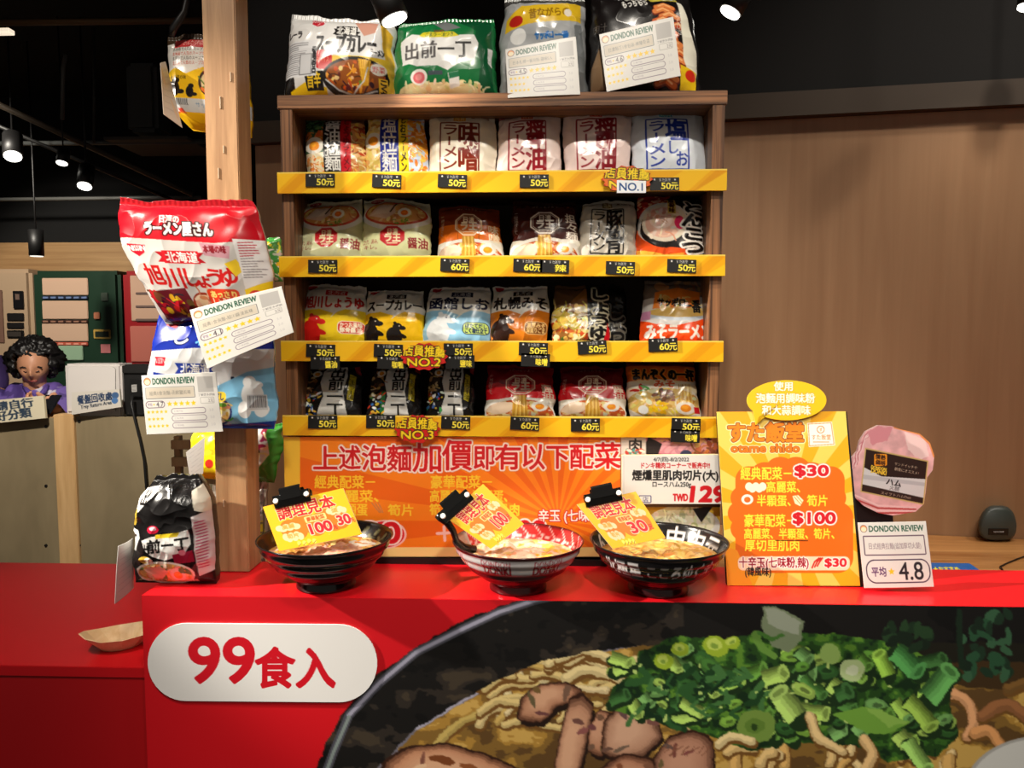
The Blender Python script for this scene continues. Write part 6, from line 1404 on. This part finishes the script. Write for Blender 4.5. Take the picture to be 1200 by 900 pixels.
# ------------------------------------------------------------------ ceiling fittings
def lamp_head(u, v, y, r, L, aim, lab, power=0, nm='track_spotlight', stem=.12, glow=6.0):
    p = Py(u, v, y); d = np.array(aim, float); d /= np.linalg.norm(d)
    t = thing(nm, lab, 'spotlight', p, 'ceiling spotlights')
    cyl('lamp_housing', p - d * L, p, r, DK, t, 20); cyl('lamp_lens', p, p + d * .004, r * .86, mat((255, 250, 238), .3, 0, glow), t, 20)
    q = p - d * L * .6; tube('yoke', [q + np.array([0, 0, r * .6]), q + np.array([0, 0, .3]), np.array([q[0], q[1], 3.299])], max(.004, r * .12), DK, t, 8)
    if power:
        l = spot('lamp_light', tuple(p + d * .012), tuple(p + d), power, 95, .7, .02); l.parent = t; l.location = (p + d * .012) - WLOC[t.name]
    return t
lamp_head(15, 183, 4.6, .055, .16, (.25, -.4, -.8), 'black spotlight at the end of the dim ceiling track')
lamp_head(72.5, 191, 4.6, .035, .09, (0, -.3, -.9), 'small spotlight in the middle of the dim ceiling track')
lamp_head(99, 218, 4.6, .045, .14, (.1, -.4, -.8), 'spotlight hanging lowest on the dim ceiling track')
lamp_head(43, 300, 5.0, .045, .17, (0, 0, -1), 'black cylinder lamp hanging in front of the vending machines', glow=1.0)
lamp_head(462, 22, 1.43, .027, .06, (.38, .06, -.93), 'round black spotlight lighting the packs on the shelf top', 4.5, stem=.2, glow=8)
lamp_head(856, 14, 1.75, .026, .06, (-.5, .02, -.86), 'black spotlight over the shelf corner, pointing at the sausages', 5, stem=.2, glow=8)
lamp_head(1206, 8, 1.8, .026, .05, (-.2, .05, -.95), 'spotlight at the picture edge above the brown wall', 2, stem=.2, glow=8)
def rail(u0, v0, u1, v1, y0, y1, w, lab, m=DK2, nm='ceiling_track', cat='track'):
    return tag(tube(nm, [Py(u0, v0, y0), Py((u0 + u1) / 2, (v0 + v1) / 2, (y0 + y1) / 2), Py(u1, v1, y1)], w, m, n=6), lab, cat)
rail(-20, 114, 225, 228, 4.4, 5.4, .018, 'dim lighting track sloping across the dark ceiling', mat((86, 74, 60), .5))
rail(-20, 140, 215, 240, 4.6, 5.6, .012, 'thin rail running under the sloping lighting track')
rail(-20, 27, 236, 24, 3.9, 3.9, .016, 'brown pipe along the dark ceiling near the post', mat((110, 80, 48), .6), 'ceiling_pipe', 'pipe')
rail(-20, 168.5, 240, 166, 5.2, 5.2, .016, 'grey conduit crossing the dark ceiling at lamp height', mat((90, 92, 90), .5), 'ceiling_pipe', 'pipe')
rail(-20, 234, 236, 231, 5.8, 5.8, .014, 'grey pipe along the far wall just under the ceiling void', mat((100, 100, 96), .5), 'ceiling_pipe', 'pipe')
tag(tube('hanging_rod', [Py(77, 64, 4.6), Py(74, 80, 4.6), Py(73, 140, 4.6)], .012, mat((96, 94, 90), .5), n=8), 'grey hanging rod with a bent tip over the dim track', 'rod')
tag(tube('hanging_rod', [Py(110, 30, 4.8), Py(110, 168, 4.8)], .007, mat((60, 58, 54), .5), n=8), 'thin straight rod between the ceiling and the grey conduit', 'rod')
a = Py(153, 55, 5.5); b = Py(192, 158, 5.5); tag(box('air_duct', a[0], b[0], 5.4, 5.65, b[2], 3.299, mat((78, 78, 78), .7), None, .03), 'dark grey vertical air duct hanging from the ceiling', 'duct')
a = Py(140, 172, 5.3); b = Py(236, 200, 5.3); tag(box('ceiling_panel', a[0], b[0], 5.1, 5.6, a[2], a[2] + .02, mat((80, 74, 66), .7), None, .004), 'dim grey panel hanging beneath the ceiling by the post', 'panel')
a = Py(0, 40, 3.4); tag(box('light_bar', a[0] - .3, float(Py(14, 38, 3.4)[0]), 3.38, 3.42, a[2] + .0, a[2] + .02, mat((230, 214, 190), .4, 0, 1.0), None, .002), 'short pale light bar at the dark ceiling edge', 'lamp')

# ------------------------------------------------------------------ the person behind the service counter
def body_skin(name, verts, edges, m, parent=None, sub=2):
    me = bpy.data.meshes.new(name); loc = WLOC[parent.name] if parent is not None else np.array(verts[0][0])
    me.from_pydata([tuple(np.array(v) - loc) for v, r in verts], edges, []); me.materials.append(m)
    o = bpy.data.objects.new(name, me); link(o, loc, parent); s = o.modifiers.new('skin', 'SKIN'); s.use_smooth_shade = True
    for i, (v, r) in enumerate(verts):
        me.skin_vertices[0].data[i].radius = (r, r) if not isinstance(r, tuple) else r
        me.skin_vertices[0].data[i].use_root = i == 0
    q = o.modifiers.new('sub', 'SUBSURF'); q.levels = sub; q.render_levels = sub
    return o
YPn = 3.42
def W3(u, v, dy=0): return Py(u, v, YPn + dy)
pe = thing('person', 'person with short curly black hair in a purple patterned shirt, looking down at a phone', 'person', W3(38, 520) * np.array([1, 1, 0]))
SK = mat((196, 140, 108), .5); SH = printed(.7)
# head: one sculpted surface with the neck, shoulders and arms under the shirt
hc = W3(40, 428); hw, hd, hh = .066, .085, .092
n1, n2 = 40, 30; V = []
for j in range(n2 + 1):
    f = pi * j / n2
    for i in range(n1):
        t = 2 * pi * i / n1; x, y, z = sin(f) * sin(t), -sin(f) * cos(t), cos(f)
        jaw = 1 - .26 * max(0, -z) ** 1.2; X_, Y_, Z_ = x * hw * jaw, y * hd * (1 - .1 * max(0, -z)), z * hh
        fr = max(0, -y)
        if fr > .3:
            nx = math.exp(-(x / .13) ** 2); Y_ -= .020 * nx * math.exp(-((z + .16) / .16) ** 2) + .010 * nx * math.exp(-((z - .05) / .2) ** 2)
            Y_ += .008 * math.exp(-((abs(x) - .36) / .16) ** 2) * math.exp(-((z - .06) / .12) ** 2); Y_ -= .006 * math.exp(-(x / .25) ** 2) * math.exp(-((z + .52) / .07) ** 2); Y_ -= .008 * math.exp(-(x / .28) ** 2) * math.exp(-((z + .82) / .15) ** 2); Y_ -= .005 * math.exp(-((abs(x) - .55) / .2) ** 2) * math.exp(-((z + .2) / .2) ** 2)
        q = radians(20); Yr = Y_ * cos(q) - Z_ * sin(q); Zr = Y_ * sin(q) + Z_ * cos(q); V.append(hc + np.array([X_, Yr, Zr]))
F = [[j * n1 + i, (j + 1) * n1 + i, (j + 1) * n1 + (i + 1) % n1, j * n1 + (i + 1) % n1] for j in range(n2) for i in range(n1)]
Rz = np.array(Matrix.Rotation(radians(24), 3, 'Z')); hv = hc + (np.array(V) - hc) @ Rz.T
def limb(pts, rad):
    """closed, rounded tube with elliptical rings (rx, ry) through pts"""
    global off
    P = [np.array(p, float) for p in pts]; R_ = [(r, r) if not isinstance(r, tuple) else r for r in rad]; Q, S = [], []
    for i in range(len(P) - 1):                       # denser rings
        for k in range(4):
            t = k / 4; Q.append(P[i] * (1 - t) + P[i + 1] * t); S.append(tuple(R_[i][a] * (1 - t) + R_[i + 1][a] * t for a in (0, 1)))
    Q.append(P[-1]); S.append(R_[-1])
    d0 = (Q[0] - Q[1]) / np.linalg.norm(Q[0] - Q[1]); d1 = (Q[-1] - Q[-2]) / np.linalg.norm(Q[-1] - Q[-2]); m0, m1 = min(S[0]), min(S[-1])
    Q = [Q[0] + d0 * m0 * .9, Q[0] + d0 * m0 * .6] + Q + [Q[-1] + d1 * m1 * .6, Q[-1] + d1 * m1 * .9]
    S = [tuple(x * .35 for x in S[0]), tuple(x * .8 for x in S[0])] + S + [tuple(x * .8 for x in S[-1]), tuple(x * .35 for x in S[-1])]
    n = 16; V_, F_ = [], []
    for i in range(len(Q)):
        t = Q[min(i + 1, len(Q) - 1)] - Q[max(i - 1, 0)]; t /= np.linalg.norm(t); a = np.array([1., 0, 0]) - t * t[0]
        if np.linalg.norm(a) < .3: a = np.array([0, 1., 0]) - t * t[1]
        a /= np.linalg.norm(a); b = np.cross(t, a)
        for k in range(n): V_.append(Q[i] + a * cos(2 * pi * k / n) * S[i][0] + b * sin(2 * pi * k / n) * S[i][1])
    for i in range(len(Q) - 1):
        for k in range(n): F_.append([i * n + k, i * n + (k + 1) % n, (i + 1) * n + (k + 1) % n, (i + 1) * n + k])
    F_ += [list(range(n))[::-1], [(len(Q) - 1) * n + k for k in range(n)]]
    return np.array(V_), F_
allv, F2, off = [], [], 0
def take(VF):
    global off
    allv.append(VF[0]); F2.extend([[i + off for i in f] for f in VF[1]]); off += len(VF[0])
take((hv, [f for f in F if len(set(f)) == 4]))
SHL, SHR = W3(12, 466, .05), W3(72, 465, .05)
take(limb([W3(40, 575, .06), W3(40, 515, .06), W3(41, 480, .055), W3(42, 463, .05)], [(.15, .11), (.155, .11), (.15, .095), (.09, .06)]))
take(limb([W3(42, 470, .05), W3(41, 452, .03), W3(40, 436, .01)], [.055, .047, .05]))
EL, ER = W3(1, 506, .0), W3(80, 506, .0); HL, HR = W3(45, 480, -.26), W3(64, 480, -.26)
take(limb([W3(30, 466, .05), SHL, EL], [.055, .058, .043])); take(limb([EL, HL], [.042, .028])); take(limb([W3(54, 466, .05), SHR, ER], [.055, .058, .043])); take(limb([ER, HR], [.042, .028]))
def hand(base, dirv, side):
    """palm, four fingers of unequal length curled round the phone and a thumb off the side of the palm"""
    d = np.array(dirv, float); d /= np.linalg.norm(d); up = np.array([0, -.35, .94]); sd_ = np.cross(d, up) * side
    take(limb([base - d * .01, base + d * .03, base + d * .06], [(.026, .02), (.036, .018), (.038, .016)]))
    for k in range(4):
        r0 = base + d * .055 + sd_ * (k - 1.5) * .020; ln = (.026, .03, .028, .021)[k]
        take(limb([r0, r0 + d * ln + up * .006, r0 + d * ln * 1.5 + up * .026, r0 + d * ln * 1.2 + up * .042], [.0092, .0088, .0082, .0074]))
    take(limb([base + d * .015 - sd_ * .022, base + d * .04 - sd_ * .045 + up * .02, base + d * .062 - sd_ * .04 + up * .04], [.013, .0108, .0092]))
hand(HL, (.9, -.35, .25), 1); hand(HR, (-.8, -.4, .3), -1)
bo = mk('body', np.concatenate(allv), F2, SK, pe); r_ = bo.modifiers.new('remesh', 'REMESH'); r_.mode = 'VOXEL'; r_.voxel_size = .0045; r_.use_smooth_shade = True
sm_ = bo.modifiers.new('smooth', 'SMOOTH'); sm_.iterations = 3; sm_.factor = .5
# features
def onface(x, z, out=0.001):
    q = radians(20); j = (hv - hc) @ Rz; loc_y = j[:, 1] * cos(q) + j[:, 2] * sin(q); loc_z = -j[:, 1] * sin(q) + j[:, 2] * cos(q)
    d = (j[:, 0] - x) ** 2 + (loc_z - z) ** 2 + (loc_y > 0) * 1; k = int(np.argmin(d)); return hv[k] + Rz @ np.array([0, -out, 0])
for s in (-1, 1):
    p = onface(s * .025, .004, .0015); tag(tube('eyelid', [p + np.array([-.012, .002, .002]), p + np.array([0, -.002, -.002]), p + np.array([.012, .002, .002])], .0026, mat((60, 34, 28), .5), pe, 6), 'lowered dark eyelid')
    p = onface(s * .026, .022, .0012); tube('eyebrow', [p + np.array([-.015, .002, -.001]), p + np.array([0, -.001, .003]), p + np.array([.015, .003, -.001])], .0032, mat((30, 22, 20), .7), pe, 6)
    e = hc + Rz @ np.array([s * .064, .01, .0]); bm = bmesh.new(); bmesh.ops.create_uvsphere(bm, u_segments=12, v_segments=8, radius=1)
    for v in bm.verts: v.co = Vector((e[0] + v.co.x * .008, e[1] + v.co.y * .014, e[2] + v.co.z * .024))
    bm_obj('ear', bm, SK, pe, True)
p = onface(0, -.048, .001); tube('lips', [p + np.array([-.02, .004, .001]), p + np.array([0, -.001, -.001]), p + np.array([.02, .004, .001])], .0042, mat((150, 70, 66), .5), pe, 8)
# curly hair: one lumpy shell around the head, open at the face
n1, n2 = 90, 60; V = []; keep = []
for j in range(n2 + 1):
    f = pi * .80 * j / n2
    for i in range(n1):
        t = 2 * pi * i / n1; x, y, z = sin(f) * sin(t), -sin(f) * cos(t), cos(f)
        k = 1.0 + .10 * noise(t * 5.1 + 3, f * 6.3, 4) + .06 * noise(t * 11, f * 13, 9)
        side = abs(x) ** 1.5
        V.append(hc + np.array([x * (.104 + .014 * side) * k, .026 + y * .104 * k, .026 + z * .105 * k]))
        keep.append(not (-y > .22 and abs(x) < .66 - .1 * max(0, z) and z < .20 + .06 * noise(x * 9, 3.3, 5)))
idx = np.array(keep); F = []
for j in range(n2):
    for i in range(n1):
        q = [j * n1 + i, (j + 1) * n1 + i, (j + 1) * n1 + (i + 1) % n1, j * n1 + (i + 1) % n1]
        if idx[q].all(): F.append(q)
hr = mk('hair', hc + (np.array(V) - hc) @ Rz.T, F, mat((16, 13, 13), .45, bump=.6, bscale=120), pe); so = hr.modifiers.new('thick', 'SOLIDIFY'); so.thickness = .02; so.offset = -1
# shirt: the torso and sleeves, with a white leafy print
def union(parts, vox, it=4):
    Vs, Fs, o_ = [], [], 0
    for v__, f__ in parts: Vs.append(v__); Fs += [[i + o_ for i in f] for f in f__]; o_ += len(v__)
    o = mk('union_tmp', np.concatenate(Vs), Fs, SK); r = o.modifiers.new('r', 'REMESH'); r.mode = 'VOXEL'; r.voxel_size = vox; q = o.modifiers.new('s', 'SMOOTH'); q.iterations = it; q.factor = .5
    L_ = WLOC[o.name]; e = o.evaluated_get(bpy.context.evaluated_depsgraph_get()); t = e.to_mesh(); v__ = np.array([x.co[:] for x in t.vertices]) + L_; f__ = [list(p.vertices) for p in t.polygons]; e.to_mesh_clear(); bpy.data.objects.remove(o)
    return v__, f__
v_, f_ = union([limb([W3(40, 578, .06), W3(40, 515, .06), W3(41, 480, .055), W3(42, 464, .05)], [(.165, .125), (.17, .125), (.165, .11), (.10, .075)]),
                limb([W3(30, 466, .05), SHL, SHL * .35 + EL * .65], [.068, .074, .066]), limb([W3(54, 466, .05), SHR, SHR * .35 + ER * .65], [.068, .074, .066])], .007)
n_ = fbm(v_[:, 0] * 22, v_[:, 2] * 16 + v_[:, 1] * 9, 5, 3); cc_ = np.where((n_ > .42)[:, None], (206, 200, 216), np.where((n_ < -.4)[:, None], (70, 50, 120), (104, 80, 160)))
tag(mk('shirt', v_, f_, SH, pe, cc_), 'purple shirt with a white print')
p = W3(44, 466, -.05); tag(tube('collar', [W3(28, 453, .0), W3(33, 459, -.035), W3(43, 468, -.06), W3(52, 458, -.035), W3(56, 452, .0)], [.008, .012, .011, .012, .008], mat((92, 70, 150), .7), pe, 8), 'purple shirt collar')
tag(tube('bag_strap', [W3(26, 470, -.03), W3(24, 480, -.085), W3(25, 492, -.10), W3(30, 510, -.10)], .009, mat((20, 18, 20), .6), pe, 8), 'black bag strap across the chest')
c = W3(56, 474, -.34); bm = box_bm(-.036, .036, -.004, .004, -.055, .055, .003)
bmesh.ops.rotate(bm, verts=bm.verts[:], cent=(0, 0, 0), matrix=Matrix.Rotation(radians(-50), 3, 'X'))
for v in bm.verts: v.co += Vector(c)
tag(bm_obj('phone', bm, mat((26, 26, 30), .2)), 'dark mobile phone held by the person in purple', 'phone')
# a second person, cut by the picture edge
p2 = thing('person', 'second person in a purple shirt, only a sleeve showing at the picture edge', 'person', Py(-40, 520, 3.9) * np.array([1, 1, 0]))
def W4(u, v, dy=0): return Py(u, v, 3.9 + dy)
A4, B4 = [W4(-45, 575), W4(-45, 470), W4(-45, 428), W4(-45, 412)], [(.15, .11), (.16, .11), (.14, .09), (.07, .05)]
bv, bf = union([limb(A4, B4), limb([W4(-45, 420), W4(-45, 402), W4(-45, 392)], [.055, .05, .06]), limb([W4(-45, 398), W4(-45, 380), W4(-45, 364)], [(.055, .07), (.075, .09), (.06, .075)]),
                limb([W4(-28, 424), W4(-12, 426), W4(-4, 456)], [.055, .058, .044]), limb([W4(-4, 456), W4(-8, 484, -.16)], [.042, .03])], .007)
mk('body', bv, bf, SK, p2)
bv, bf = union([limb(A4, [(.165, .125), (.175, .125), (.155, .105), (.085, .065)]), limb([W4(-28, 424), W4(-12, 426), W4(-6, 448)], [.068, .074, .066])], .007)
mk('shirt', bv, bf, mat((78, 58, 120), .7), p2)
